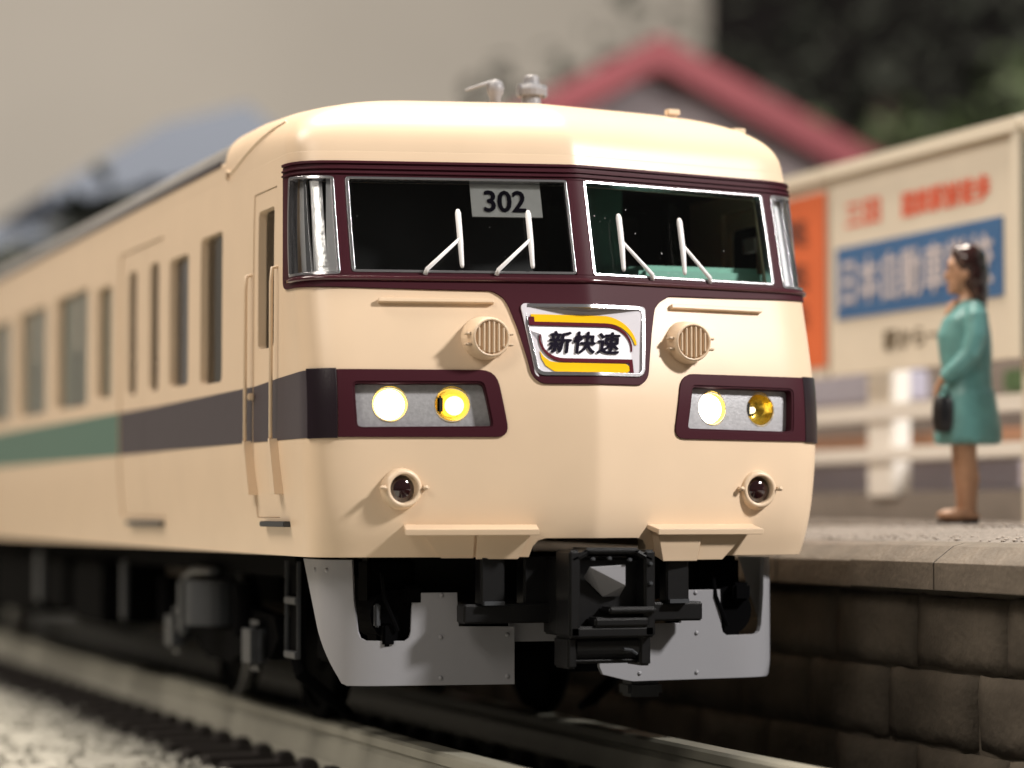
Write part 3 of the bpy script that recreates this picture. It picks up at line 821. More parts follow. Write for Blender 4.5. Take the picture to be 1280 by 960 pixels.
# ---- destination sign
SG_O = Vector((0, .070, 2.117)); SG_U = Vector((0, .262, .965)); SG_N = Vector((0, -.965, .262))
def sgp(u, v, d=0.0): return SG_O + Vector((u, 0, 0)) + SG_U * v + SG_N * d
_, si = ring('sign_frame', sign_hole, .018, M['chrome'], .016, .115, .03)
sign = None
def flat(name, poly, d, m, parent, t=.003):
    bm = bmesh.new(); a = [bm.verts.new(sgp(u, v, d)) for u, v in poly]; b = [bm.verts.new(sgp(u, v, d - t)) for u, v in poly]
    bm.faces.new(a); bm.faces.new(b[::-1]); n = len(poly)
    for i in range(n): bm.faces.new((a[i], b[i], b[(i + 1) % n], a[(i + 1) % n]))
    bmesh.ops.triangulate(bm, faces=[f for f in bm.faces if len(f.verts) > 4])
    return from_bm(name, bm, m, parent)
sign = flat('destination_sign', rounded([(-.318, -.200), (.290, -.200), (.336, .200), (-.364, .200)], .03), 0, M['signgrey'], train, .02)
def stroke(path, wd):
    L_, R_ = [], []
    for i, p in enumerate(path):
        a = Vector(path[max(i - 1, 0)]); b = Vector(path[min(i + 1, len(path) - 1)]); t = (b - a).normalized(); nn = Vector((-t.y, t.x))
        w0 = wd[i] if isinstance(wd, list) else wd
        L_.append(tuple(Vector(p) + nn * w0 / 2)); R_.append(tuple(Vector(p) - nn * w0 / 2))
    return L_ + R_[::-1]
def arc(cx, cy, rx, ry, a0, a1, n=14): return [(cx + rx * math.cos(math.radians(a0 + (a1 - a0) * k / n)), cy + ry * math.sin(math.radians(a0 + (a1 - a0) * k / n))) for k in range(n + 1)]
pill = [(-.335, .075)] + arc(.12, -.025, .105, .10, 90, 0)[0:] + [(.215, -.105)] + [(.21, -.11)] + arc(-.19, -.0, .085, .11, 270, 180) + [(-.29, .04), (-.335, .06)]
pill = [(-.335, .072), (.10, .072)] + arc(.10, -.02, .125, .092, 88, 0, 12) + [(.222, -.10), (-.16, -.10)] + arc(-.16, -.01, .105, .09, 268, 180, 10) + [(-.268, .03), (-.33, .05)]
flat('sign_field', pill, .003, M['white'], sign)
p1 = [(-.315, .119), (-.1, .119), (.09, .119)] + arc(.09, -.03, .165, .149, 86, 5, 14)
flat('sign_stripe', stroke(p1, [.040] * 3 + [.040 - .028 * (k / 14) for k in range(15)]), .006, M['yellow'], sign)
p2 = [(-.322, .088), (-.1, .088), (.09, .088)] + arc(.09, -.03, .137, .118, 86, -12, 16)
flat('sign_line', stroke(p2, [.020] * 3 + [.020 - .013 * (k / 16) for k in range(17)]), .009, M['signmaroon'], sign)
flat('sign_line', rect(-.33, -.30, .08, .125), .0085, M['signmaroon'], sign)
p3 = [(.215, -.108), (.0, -.108), (-.155, -.108)] + arc(-.155, .0, .125, .108, 268, 165, 14)
flat('sign_line', stroke(p3, [.020] * 3 + [.020 - .013 * (k / 14) for k in range(15)]), .009, M['signmaroon'], sign)
flat('sign_stripe', [(-.285, -.06), (-.268, -.09), (-.235, -.115), (-.19, -.122), (.185, -.122), (.205, -.135), (.205, -.158), (.19, -.170), (-.215, -.170), (-.26, -.14), (-.28, -.10)], .006, M['yellow'], sign)
flat('sign_line', rect(.205, .225, -.17, -.098), .0085, M['signmaroon'], sign)
SM = Matrix((( 1, 0, 0, SG_O.x), (0, SG_U.y, SG_N.y, SG_O.y), (0, SG_U.z, SG_N.z, SG_O.z), (0, 0, 0, 1)))
for ch, u in (('新', -.170), ('快', -.035), ('速', .100)):
    me = fit_text(ch, .128, .122, heavy=.036)
    for v in me.vertices: v.co.x += v.co.y * .22
    me.transform(SM @ Matrix.Translation((u, -.012, .011)))
    link_mesh('lettering', me, M['ink'], sign)

# ---- headlights
for sg_ in (-1, 1):
    hl = hl_l if sg_ < 0 else hl_r
    cs = [(sg_ * 1.05, 1.785), (sg_ * .737, 1.785)]
    pan = patch('headlight_panel', rounded([(p[0], p[1]) for p in hl], 0), [circle(c, .088, 28) for c in cs], M['lampplate'], train, offset=-.045, thick=.02, step=.04)
    _, _i = ring('light_trim', hl, .008, M['maroon'], .004, .055, .03)
    for k, c in enumerate(cs):
        p = body(*c); n_ = nrm(body, *c)
        base = p - n_ * .05
        bm = bmesh.new(); lathe(bm, [(.092, .006), (.088, 0), (.080, -.03), (.058, -.065), (.03, -.075)], base, n_, 28)
        rf = from_bm('headlight', bm, M['reflector'], pan, smooth=True)
        if (k == 0) == (sg_ < 0):
            bm = bmesh.new(); lathe(bm, [(0.079, -.026), (.072, -.010), (.04, .000), (0, .002)], base, n_, 28); from_bm('headlight_lens', bm, M['lamp_on'], pan, smooth=True)
        else:
            bm = bmesh.new(); off = Vector((.018 if sg_ < 0 else -.02, 0, 0))
            rr = .050 if sg_ < 0 else .018
            lathe(bm, [(rr, -.055), (rr * .95, -.03), (rr * .5, -.018), (0, -.014)], base + off, n_, 20); from_bm('headlight_bulb', bm, M['lamp_half'], pan, smooth=True)
            bm = bmesh.new(); box(bm, base + Vector((-.055 if sg_ < 0 else -.058, .03, 0)), (.03, .02, .09), bev=.01); from_bm('lamp_socket', bm, M['cab_black'], pan)

# ---- tail lights
for sg_ in (-1, 1):
    c = Vector((sg_ * .993, .165, 1.35)); ax = Vector((0, -1, 0))
    bm = bmesh.new()
    lathe(bm, [(.112, -.10), (.108, .0), (.098, .036), (.090, .050), (.076, .050), (.072, .040), (.070, .0)], c, ax, 32)
    for a_ in (-1, 1): box(bm, c + Vector((a_ * .112, -.045, .005)), (.03, .05, .022), bev=.006)
    tl = from_bm('tail_light', bm, M['cream'], train, smooth=True)
    bm = bmesh.new(); lathe(bm, [(.073, .0), (.068, .012), (.05, .026), (.025, .034), (0, .036)], c, ax, 28); from_bm('lens', bm, M['redlens'], tl, smooth=True)

# ---- horns: ribbed round housings
for sg_ in (-1, 1):
    c = Vector((sg_ * .562, .175, 2.122)); ax = Vector((0, -1, 0))
    bm = bmesh.new(); lathe(bm, [(.118, -.09), (.115, .05), (.105, .14), (.100, .162), (.094, .168), (.088, .166), (.085, .150), (0, .149)], c, ax, 32)
    for a_, zz in ((-1, .02), (-1, -.035), (1, .02), (1, -.035)): box(bm, c + Vector((a_ * .112, -.12, zz)), (.035, .05, .014), bev=.004)
    hn = from_bm('horn', bm, M['cream'], train, smooth=False)
    for k in range(6):
        x = -.066 + k * .0264; hh = (.083 ** 2 - x * x) ** .5 * 2
        bm = bmesh.new(); box(bm, c + Vector((x, -.157, 0)), (.012, .020, hh), bev=.003); from_bm('grille_slat', bm, M['cream'], hn)

# ---- grab rails and steps on the nose
for sg_ in (-1, 1):
    lp = rect(.495, 1.078, 2.303, 2.322); lp = lp if sg_ > 0 else mirror(lp)
    patch('grab_rail', lp, [], M['cream'], train, offset=.030, thick=.03, step=.05)
    lp = rounded([(.315, 1.143), (1.0, 1.143), (1.0, 1.168), (.315, 1.168)], .006, 2); lp = lp if sg_ > 0 else mirror(lp)
    stp = patch('step', lp, [], M['cream'], train, offset=.105, thick=.12, step=.05)
    lp = [(.40, 1.001), (.62, 1.001), (.62, 1.142), (.34, 1.142)]; lp = lp if sg_ > 0 else mirror(lp)
    patch('step_bracket', lp, [], M['cream'], stp, offset=.075 if sg_ > 0 else .03, thick=.085, step=.06)
    lp = [(.632, 1.001), (.80, 1.001), (.92, 1.142), (.632, 1.142)]; lp = lp if sg_ > 0 else mirror(lp)
    patch('step_bracket', lp, [], M['cream'], stp, offset=.06 if sg_ > 0 else .015, thick=.07, step=.06)

# ---- wipers: blade and slanting arm
for sa, sb in ((-.635, -.820), (-.274, -.457), (.219, .393), (.605, .762)):
    def P_(s, z, d): return body(s, z) + nrm(body, s, z) * d
    bm = bmesh.new()
    tube(bm, [P_(sa, 2.795, .032), P_(sa, 2.775, .034), P_(sa - .002, 2.62, .036), P_(sa - .004, 2.50, .03), P_(sa - .004, 2.487, .03)], [.010, .0165, .016, .012, .008], 8)
    wp = from_bm('wiper', bm, M['wiper'], train, smooth=True)
    bm = bmesh.new()
    tube(bm, [P_(sa, 2.64, .042), P_(sb, 2.475, .03), P_(sb + (sb - sa) * .04, 2.455, .012)], [.009, .012, .013], 8)
    from_bm('wiper_arm', bm, M['wiper'], wp, smooth=True)

# ---- number plate inside the windshield
pl = patch('number_plate', rect(-.553, -.188, 2.785, 2.962), [], M['plate'], train, offset=-.03, thick=.01, step=.1)
me = fit_text('302', .225, .124, heavy=.028)
c = body(-.378, 2.868); n_ = nrm(body, -.378, 2.868); tx = (body(-.36, 2.868) - body(-.40, 2.868)).normalized(); ty = n_.cross(tx)
mm = Matrix(((tx.x, ty.x, n_.x, 0), (tx.y, ty.y, n_.y, 0), (tx.z, ty.z, n_.z, 0), (0, 0, 0, 1)))
me.transform(Matrix.Translation(c + n_ * (-.026)) @ mm); link_mesh('lettering', me, M['ink'], pl)

# ---- cab interior
bm = bmesh.new(); box(bm, (0, 1.9, 2.2), (2.72, .04, 1.9)); from_bm('bulkhead', bm, M['cab_black'], train)
boxo('cab_floor', (0, 1.15, 1.6), (2.6, 1.45, .05), M['cab_black'], train)
boxo('cab_ceiling', (0, 1.4, 3.06), (2.5, 1.0, .03), M['cab_black'], train)
boxo('cab_curtain', (-.60, .80, 2.7), (1.10, .03, .72), M['cab_black'], train)
cons = boxo('driver_console', (.86, .72, 2.455), (.74, .34, .24), M['cab_green'], train, bev=.03)
boxo('console_top', (.86, .86, 2.56), (.66, .05, .06), M['cab_dgreen'], cons, bev=.01)
boxo('cab_partition', (.42, 1.02, 2.7), (.28, .12, .95), M['cab_dgreen'], train, bev=.03)
boxo('cab_partition', (.05, 1.35, 2.7), (.40, .05, .95), M['interior'], train)
st = boxo('driver_seat', (1.00, 1.35, 2.44), (.34, .10, .42), M['seat'], train, bev=.04); boxo('seat_cushion', (1.0, 1.15, 2.22), (.34, .4, .1), M['seat'], st, bev=.03)
boxo('cab_pillar', (1.12, 1.6, 2.7), (.06, .05, .8), M['interior'], train)
boxo('cab_cupboard', (.80, 1.80, 2.60), (.35, .1, .75), M['interior'], train, bev=.01)

# ---- side windows, doors
for sg_ in (-1, 1):
    fl = (lambda l: l) if sg_ > 0 else mirror
    for i, a in enumerate(side_wins):
        wn = patch('window', fl(yloop(a[0] - .004, a[1] + .004, a[2] - .004, a[3] + .004, r=.05)), [], M['sideglass'], train, offset=-.045, thick=.006, step=.2, back=False)
        if a[1] - a[0] > 1.0:
            yc = (a[0] + a[1]) / 2
            patch('window_divider', fl(yloop(yc - .035, yc + .035, a[2], a[3])), [], M['coach_in'], wn, offset=-.045, thick=.03, step=.2)
        if sg_ < 0:
            sheen_m = 'sheen' if i == 1 else ('sheen_green' if i >= 2 else None)
            if sheen_m: patch('pane_sheen', fl(yloop(a[0] + .03, a[1] - .03, a[2] + .02, a[3] - .02)), [], M[sheen_m], wn, offset=-.058, thick=.01, step=.2)  # added sheet, its colour stands for reflections and light seen through the pane
    for dd, ym in ((DOOR, 4.31), ((14.6, 15.95, 1.2, 2.97), 15.27)):
        for y0, y1 in ((dd[0] + .004, ym - .004), (ym + .004, dd[1] - .008)):
            yc = (y0 + y1) / 2
            lw_ = yloop(yc - .135, yc + .135, 2.0, 2.83, r=.06)
            dr = patch('door', fl(yloop(y0, y1, 1.204, 2.966)), [fl(lw_)], M['cream'], train, offset=-.010, thick=.03, step=.2)
            patch('door_window', fl(lw_), [], M['sideglass'], dr, offset=-.036, thick=.004, step=.2, back=False)
            P = densify([(y0, 1.614), (y1, 1.614), (y1, 1.90), (y0, 1.90)], .15)
            patch('side_stripe', fl([(s_at(y, z), z) for y, z in P]), [], M['stripe_green_cast'] if y0 > 14 else M['stripe'], dr, offset=-.007, thick=.006, step=.15)
    lw_ = yloop(1.0, 1.335, 2.112, 2.868, r=.04)
    dr = patch('cab_door', fl(yloop(CABD[0] + .003, CABD[1] - .003, 1.203, 2.967)), [fl(lw_)], M['cream'], train, offset=-.005, thick=.05, step=.1)
    patch('door_window', fl(lw_), [], M['sideglass'], dr, offset=-.05, thick=.004, step=.1, back=False)
    patch('window_latch', fl(yloop(1.0, 1.15, 2.72, 2.80)), [], M['plate'], dr, offset=-.058, thick=.01, step=.1)
    P = densify([(CABD[0] + .006, 1.61), (CABD[1] - .006, 1.612), (CABD[1] - .006, 1.915), (CABD[0] + .006, 1.935)], .15)
    patch('side_stripe', fl([(s_at(y, z), z) for y, z in P]), [], M['stripe'], dr, offset=-.002, thick=.006, step=.15)
    boxo('door_handle', (sg_ * 1.468, 1.395, 1.86), (.035, .025, .04), M['cream'], dr, bev=.006)
    for yy in (.905, 1.455):
        bm = bmesh.new()
        X = sg_ * 1.452
        tube(bm, [(X - sg_ * .02, yy, 2.535), (X + sg_ * .028, yy, 2.525), (X + sg_ * .034, yy, 2.45), (X + sg_ * .034, yy, 1.60)], .0105, 8)
        hrl = from_bm('hand_rail', bm, M['cream'], train, smooth=True)
        bm = bmesh.new()
        q0 = [bm.verts.new((X + sg_ * .045, yy - .014, 1.62)), bm.verts.new((X + sg_ * .045, yy + .014, 1.62)), bm.verts.new((X - sg_ * .03, yy + .014, 1.62)), bm.verts.new((X - sg_ * .03, yy - .014, 1.62))]
        q1 = [bm.verts.new((X + sg_ * .030, yy - .075, 1.325)), bm.verts.new((X + sg_ * .030, yy + .012, 1.325)), bm.verts.new((X - sg_ * .05, yy + .012, 1.325)), bm.verts.new((X - sg_ * .05, yy - .075, 1.325))]
        bm.faces.new(q0); bm.faces.new(q1[::-1])
        for i in range(4): bm.faces.new((q0[i], q1[i], q1[(i + 1) % 4], q0[(i + 1) % 4]))
        from_bm('hand_rail_foot', bm, M['cream'], hrl)
    boxo('side_step', (sg_ * 1.43, 1.0, 1.168), (.05, .50, .03), M['bogie_grey'], train, bev=.005)
    boxo('side_step', (sg_ * 1.425, 4.3, 1.158), (.05, 1.05, .03), M['bogie_grey'], train, bev=.005)

# ---- coach interior: floor, inner ceiling, seat rows
boxo('coach_floor', (0, 10.8, 1.35), (2.66, 17.6, .06), M['seatbrown'], train)
boxo('coach_ceiling', (0, 10.8, 3.12), (2.66, 17.4, .03), M['coach_in'], train)
boxo('end_wall', (0, YE - .06, 2.08), (2.7, .1, 2.2), M['coach_in'], train)
boxo('end_wall', (0, 2.0, 2.1), (2.7, .06, 2.0), M['coach_in'], train)
boxo('partition', (-.85, 3.62, 2.1), (.95, .06, 2.0), M['coach_in'], train)
boxo('partition', (.85, 3.62, 2.1), (.95, .06, 2.0), M['coach_in'], train)
sme = None
for k in range(11):
    for sx in (-1, 1):
        if sme is None:
            bm = bmesh.new(); box(bm, (0, 0, .55), (1.0, .14, .75), bev=.03); box(bm, (0, -.25, .2), (1.0, .5, .14), bev=.03)
            o = from_bm('seat', bm, M['seatbrown'], train); sme = o.data
        else:
            o = bpy.data.objects.new('seat', sme); COL.objects.link(o); o.parent = train
        o.location = (sx * .78, 5.9 + k * .86, 1.38)

# ---- skirts (snow plough plates)
def skirt(s, z):
    sgn = 1 if s >= 0 else -1; a = abs(s); A2 = .98; L2 = .42; k2 = .13
    if a <= A2: x = a; y = .265 + k2 * a
    elif a <= A2 + L2:
        t = (a - A2) / L2; y0 = .265 + k2 * A2
        x = bez(A2, A2 + .2, 1.27, 1.27, t); y = bez(y0, y0 + k2 * .2, y0 + .14, .70, t)
    else: x = 1.27; y = .70 + a - A2 - L2
    return Vector((sgn * x, y, z))
for sg_ in (-1, 1):
    o_ = [(.332, .338), (1.165, .338), (1.195, .350), (1.215, .38), (1.679, .985), (1.141, .985), (1.132, .78), (1.112, .615), (1.10, .585), (1.075, .57), (.909, .568), (.885, .585), (.876, .613), (.868, .815), (.634, .815), (.625, .64), (.332, .638)]
    if sg_ > 0: o_ = [(.332, .338), (.29, .345), (.15, .379), (.13, .42), (.13, .55), (.332, .60)][::-1] + o_[1:]
    lp = o_ if sg_ > 0 else mirror(o_)
    sk = patch('skirt_plate', lp, [], M['skirt'], train, F=skirt, offset=.012, thick=.024, step=.05)
    for s, z in ((.715, .80), (.72, .585), (.72, .375), (.37, .595), (.37, .38), (1.30, .93), (1.45, .93)):
        s *= sg_; p = skirt(s, z); n_ = nrm(skirt, s, z)
        bm = bmesh.new(); lathe(bm, [(.013, 0), (.011, .006), (0, .009)], p + n_ * .011, n_, 10); from_bm('rivet', bm, M['skirt'], sk, smooth=True)
patch('skirt_brace', rect(-.345, .10, .555, .70), [], M['skirt'], train, F=skirt, offset=-.06, thick=.02, step=.1)

# ---- buffer beam, frame and coupler
bbm = boxo('buffer_beam', (0, .20, .71), (1.332, .12, .10), M['black'], train, bev=.008)
for sx in (-1, 1):
    boxo('beam_post', (sx * .515, .17, .88), (.13, .10, .25), M['black'], bbm, bev=.008)
    boxo('beam_foot', (sx * .515, .155, .765), (.11, .12, .02), M['bogie_grey'], bbm)
    boxo('frame_post', (sx * .22, .25, .87), (.20, .12, .26), M['black'], bbm, bev=.008)
cp = thing_part = boxo('coupler', (0, .05, .80), (.40, .36, .40), M['black'], train, bev=.01)
def cbox(n, c, s, m='black', bev=.01, rot=None): return boxo(n, c, s, M[m], cp, bev=bev, rot=rot)
cbox('coupler_face', (-.205, -.14, .82), (.06, .20, .44)); cbox('coupler_face', (.205, -.14, .82), (.06, .20, .44))
cbox('coupler_face', (0, -.14, 1.035), (.30, .20, .035)); cbox('coupler_face', (0, -.14, .625), (.46, .20, .06))
cbox('coupler_shoulder', (-.17, -.14, 1.012), (.12, .20, .03), rot=Matrix.Rotation(-.45, 3, 'Y')); cbox('coupler_shoulder', (.17, -.14, 1.012), (.12, .20, .03), rot=Matrix.Rotation(.45, 3, 'Y'))
cbox('coupler_ledge', (.10, -.20, .735), (.26, .14, .035))
cbox('coupler_ledge', (.05, -.19, .675), (.30, .12, .05))
bm = bmesh.new()   # the grey slanting wedge inside the mouth
v = [bm.verts.new(p) for p in ((-.12, -.225, .955), (.075, -.225, .965), (.075, -.225, .86), (-.02, -.15, .80), (-.12, -.14, .90), (.075, -.14, .80))]
bm.faces.new((v[0], v[2], v[1])); bm.faces.new((v[0], v[3], v[2])); bm.faces.new((v[0], v[4], v[3])); bm.faces.new((v[2], v[3], v[5])); bm.faces.new((v[1], v[2], v[5])); bm.faces.new((v[0], v[1], v[5], v[3], v[4]))
from_bm('coupler_wedge', bm, M['skirt'], cp)
for x, z in ((-.11, .995), (-.02, .998), (.09, .99), (.205, .97), (.205, .87)): cbox('coupler_bolt', (x, -.245, z), (.022, .02, .018), 'bogie_grey', .004)
bm = bmesh.new(); cyl(bm, (-.17, -.10, .555), (.17, -.10, .555), .085, n=24); from_bm('pipe_cylinder', bm, M['black'], cp, smooth=False)
cbox('cylinder_bracket', (-.20, -.09, .52), (.05, .2, .16)); cbox('cylinder_bracket', (.20, -.09, .535), (.06, .2, .17)); cbox('cylinder_tray', (0, -.07, .478), (.36, .16, .03))
bm = bmesh.new(); tube(bm, [(.08, -.195, .535), (.12, -.20, .53), (.15, -.195, .51)], .008, 6); from_bm('coupler_hose', bm, M['bogie_grey'], cp)

# ---- underfloor and bogies
boxo('underframe', (0, 10.6, .93), (2.2, 17.6, .14), M['underframe'], train)
for y0, y1, z0, sx in ((6.7, 7.9, .40, -1), (8.2, 9.1, .46, -1), (9.6, 11.8, .38, -1), (12.4, 13.6, .45, -1), (6.2, 8.4, .40, 1), (9, 12, .42, 1)):
    boxo('equipment_box', (sx * .98, (y0 + y1) / 2, (z0 + .86) / 2), (.5, y1 - y0, .86 - z0), M['underframe'], train, bev=.03)
boxo('cooling_pipe', (-1.24, 5.85, .68), (.04, .10, .42), M['bogie_grey'], train, bev=.015)
boxo('cooling_pipe', (-1.24, 9.3, .70), (.04, .22, .42), M['bogie_grey'], train, bev=.015)
for yc in (3.70, 16.2):
    bg = bpy.data.objects.new('bogie', None); COL.objects.link(bg); bg.parent = train; bg.location = (0, yc, 0)
    for dy in (-1.05, 1.05):
        for sx in (-1, 1):
            bm = bmesh.new()
            lathe(bm, [(0, -.06), (.40, -.06), (.40, -.01), (.425, .0), (.425, .055), (.36, .06), (.34, .035), (.15, .03), (.12, .06), (0, .06)], (sx * .68, dy, .425), (sx, 0, 0), 36)
            wh_ = from_bm('wheel', bm, M['underframe'], bg, smooth=False)
            bm = bmesh.new(); lathe(bm, [(.408, -.012), (.432, .0), (.432, .05), (.415, .062)], (sx * .68, dy, .425), (sx, 0, 0), 36); from_bm('wheel_tyre', bm, M['steel'] if dy > 0 else M['underframe'], wh_)
        bm = bmesh.new(); cyl(bm, (-.68, dy, .425), (.68, dy, .425), .08); from_bm('axle', bm, M['underframe'], bg)
    for sx in (-1, 1):
        bm = bmesh.new()
        prism(bm, [(-1.45, .50), (-1.35, .62), (-.55, .66), (-.35, .50), (.35, .50), (.55, .66), (1.35, .62), (1.45, .50), (1.25, .36), (.7, .40), (.3, .30), (-.3, .30), (-.7, .40), (-1.25, .36)], sx * .98, sx * 1.08, 'x')
        from_bm('side_frame', bm, M['underframe'], bg)
        for dy in (-1.05, 1.05):
            boxo('axle_box', (sx * 1.12, dy, .44), (.10, .30, .30), M['bogie_grey'], bg, bev=.05)
            bm = bmesh.new(); cyl(bm, (sx * 1.10, dy + .30, .48), (sx * 1.10, dy + .30, .80), .07, n=16); from_bm('spring', bm, M['underframe'], bg, smooth=False)
        bm = bmesh.new(); cyl(bm, (sx * 1.12, .0, .52), (sx * 1.12, .0, .80), .17, n=20); from_bm('air_spring', bm, M['bogie_grey'], bg, smooth=False)
        boxo('damper', (sx * 1.18, .55, .62), (.06, .14, .36), M['bogie_grey'], bg, bev=.02)
        bm = bmesh.new(); tube(bm, [(sx * 1.16, -.2, .86), (sx * 1.16, .3, .86), (sx * 1.16, .62, .80), (sx * 1.18, .55, .70)], .03, 8); from_bm('air_pipe', bm, M['bogie_grey'], bg)
        bm = bmesh.new(); tube(bm, [(sx * 1.02, -1.50, .50), (sx * 1.0, -1.66, .30), (sx * .78, -1.70, .12), (sx * .70, -1.68, .07)], [.04, .04, .035, .02], 8); from_bm('rail_guard', bm, M['underframe'], bg)
# cab steps: two light-edged hangers in front of the bogie
for sx in (-1, 1):
    ldr = boxo('step_hanger', (sx * 1.14, 1.60, .68), (.03, .23, .52), M['underframe'], train)
    for dy in (-.125, .125): boxo('hanger_edge', (sx * 1.17, 1.60 + dy, .69), (.022, .014, .54), M['bogie_grey'], ldr, bev=.004)
    for z in (.74, .44): boxo('hanger_rung', (sx * 1.175, 1.60, z), (.03, .24, .04), M['bogie_grey'], ldr, bev=.005)
    boxo('step_block', (sx * 1.05, 1.18, .64), (.12, .30, .44), M['underframe'], train, bev=.02)
    boxo('step_block', (sx * 1.12, 1.05, .72), (.02, .05, .12), M['bogie_grey'], train, bev=.004)
# dark devices seen through the skirt cut-outs
for sx in (-1, 1):
    bm = bmesh.new()
    box(bm, (sx * .93, .62, .86), (.26, .2, .26), bev=.02); cyl(bm, (sx * .95, .42, .70), (sx * .95, .75, .70), .13, n=24); box(bm, (sx * .95, .55, .58), (.16, .2, .12), bev=.02)
    box(bm, (sx * .93 + .07, .40, .80), (.10, .08, .10), bev=.015); box(bm, (sx * .93 - .06, .40, .60), (.07, .06, .12), bev=.012); tube(bm, [(sx * .93 - .1, .38, .92), (sx * .93 - .09, .36, .78), (sx * .93 - .02, .36, .62)], .012, 6)
    dv = from_bm('brake_unit', bm, M['underframe'], train)
    boxo('brake_valve', (sx * .95 - .10, .40, .70), (.03, .04, .12), M['bogie_grey'], dv, bev=.008)
boxo('pilot_bar', (0, .9, .42), (1.7, .12, .12), M['underframe'], train)
boxo('front_frame', (0, .62, .88), (2.1, .10, .24), M['mattblack'], train)
boxo('sensor_box', (.47, .52, .285), (.20, .16, .085), M['bogie_grey'], train, bev=.02)

# ================================================================== THE WOMAN ON THE PLATFORM
person = thing('person', 'woman figure in turquoise dress standing in profile on the platform', 'person', (3.17, 1.735, 1.15))
person.rotation_euler = (0, 0, math.radians(-26))
def loft(bm, secs, n=20, cap=True):
    """secs: (cx, cy, z, rx, ry)"""
    rings = []
    for cx, cy, z, rx, ry in secs:
        rings.append([bm.verts.new((cx + rx * math.cos(2 * math.pi * k / n), cy + ry * math.sin(2 * math.pi * k / n), z)) for k in range(n)])
    for a, b in zip(rings, rings[1:]):
        for k in range(n): bm.faces.new((a[k], a[(k + 1) % n], b[(k + 1) % n], b[k]))
    if cap: bm.faces.new(rings[0][::-1]); bm.faces.new(rings[-1])
def ell(bm, c, r, rot=None):
    m_ = Matrix.Translation(c)
    if rot is not None: m_ = m_ @ rot.to_4x4()
    bmesh.ops.create_uvsphere(bm, u_segments=24, v_segments=16, radius=1, matrix=m_ @ Matrix.Diagonal((*r, 1)))
def sculpt(name, bm, m, parent, vox, smooth=4):
    bmesh.ops.recalc_face_normals(bm, faces=bm.faces)
    me = bpy.data.meshes.new(name); bm.to_mesh(me); bm.free()
    o = bpy.data.objects.new(name, me); COL.objects.link(o)
    r = o.modifiers.new('r', 'REMESH'); r.mode = 'VOXEL'; r.voxel_size = vox; r.use_smooth_shade = True
    s_ = o.modifiers.new('s', 'SMOOTH'); s_.factor = .5; s_.iterations = smooth
    dg = bpy.context.evaluated_depsgraph_get()
    me2 = bpy.data.meshes.new_from_object(o.evaluated_get(dg)); me2.name = name
    bpy.data.objects.remove(o)
    me2.polygons.foreach_set('use_smooth', [True] * len(me2.polygons))
    return link_mesh(name, me2, m, parent)
# forward is -x; the camera sees her left side (-y)
bm = bmesh.new()
ell(bm, (-.012, 0, 1.585), (.098, .078, .125))              # skull
ell(bm, (-.040, 0, 1.515), (.062, .055, .095))              # jaw and face
ell(bm, (-.088, 0, 1.452), (.026, .028, .024))              # chin
ell(bm, (-.112, 0, 1.545), (.022, .015, .034))              # nose
ell(bm, (-.103, 0, 1.487), (.013, .026, .012))              # mouth
ell(bm, (-.085, 0, 1.610), (.030, .058, .040))              # brow
for sy in (-1, 1): ell(bm, (.0, sy * .078, 1.55), (.02, .012, .032))
loft(bm, [(.01, 0, 1.50, .052, .050), (.012, 0, 1.42, .048, .048), (.005, 0, 1.36, .062, .07), (-.01, 0, 1.28, .115, .12), (-.02, 0, 1.15, .12, .13), (0, 0, .9, .1, .12), (.0, 0, .62, .09, .12)])
for sy, dx in ((-1, .0), (1, -.035)):
    loft(bm, [(-.015 + dx * .3, sy * .062, .75, .085, .078), (-.01 + dx * .6, sy * .060, .50, .066, .062), (dx, sy * .058, .40, .055, .052), (.012 + dx, sy * .056, .29, .060, .055), (.01 + dx, sy * .055, .18, .046, .044), (.01 + dx, sy * .055, .10, .042, .040), (.0 + dx, sy * .055, .045, .05, .042)])
    ell(bm, (-.055 + dx, sy * .058, .060), (.098, .044, .040)); ell(bm, (.02 + dx, sy * .056, .05), (.05, .042, .04))
# forearms and hands emerging from the sleeves
hand = Vector((-.165, -.13, .835))
for sy in (-1, 1):
    if sy < 0: tube(bm, [(.01, -.175, 1.05), (-.09, -.160, .96), (-.170, -.125, .875)], [.038, .034, .024], 12); pc = Vector((-.182, -.122, .848))
    else: tube(bm, [(.03, .18, 1.05), (.02, .185, .90), (.01, .185, .80)], [.038, .034, .024], 12); pc = Vector((.008, .185, .775))
    ell(bm, pc, (.024, .017, .034), Matrix.Rotation(.5, 3, 'Y'))
    for k in range(4):
        yy = -.020 + k * .0125; L_ = [.050, .058, .060, .050][k]
        a = pc + Vector((-.012 + .006 * k, sy * .0 + yy * .9, -.022))
        tube(bm, [a, a + Vector((-.014, 0, -L_ * .45)), a + Vector((-.002, 0, -L_ * .85)), a + Vector((.014, 0, -L_ * .8))], [.0085, .008, .0075, .0065], 8)
    tube(bm, [pc + Vector((.008, -sy * .012, .0)), pc + Vector((-.02, -sy * .026, -.02)), pc + Vector((-.026, -sy * .026, -.042))], [.010, .009, .007], 8)
body_o = sculpt('body', bm, M['skin'], person, .0075, 2)
# eyes, lips painted as small raised pads
for sy in (-1, 1):
    bm = bmesh.new(); ell(bm, (-.096, sy * .034, 1.578), (.009, .013, .006)); from_bm('eye', bm, M['eye'], person, smooth=True)
bm = bmesh.new(); ell(bm, (-.112, 0, 1.487), (.006, .020, .006)); from_bm('lips', bm, M['lip'], person, smooth=True)
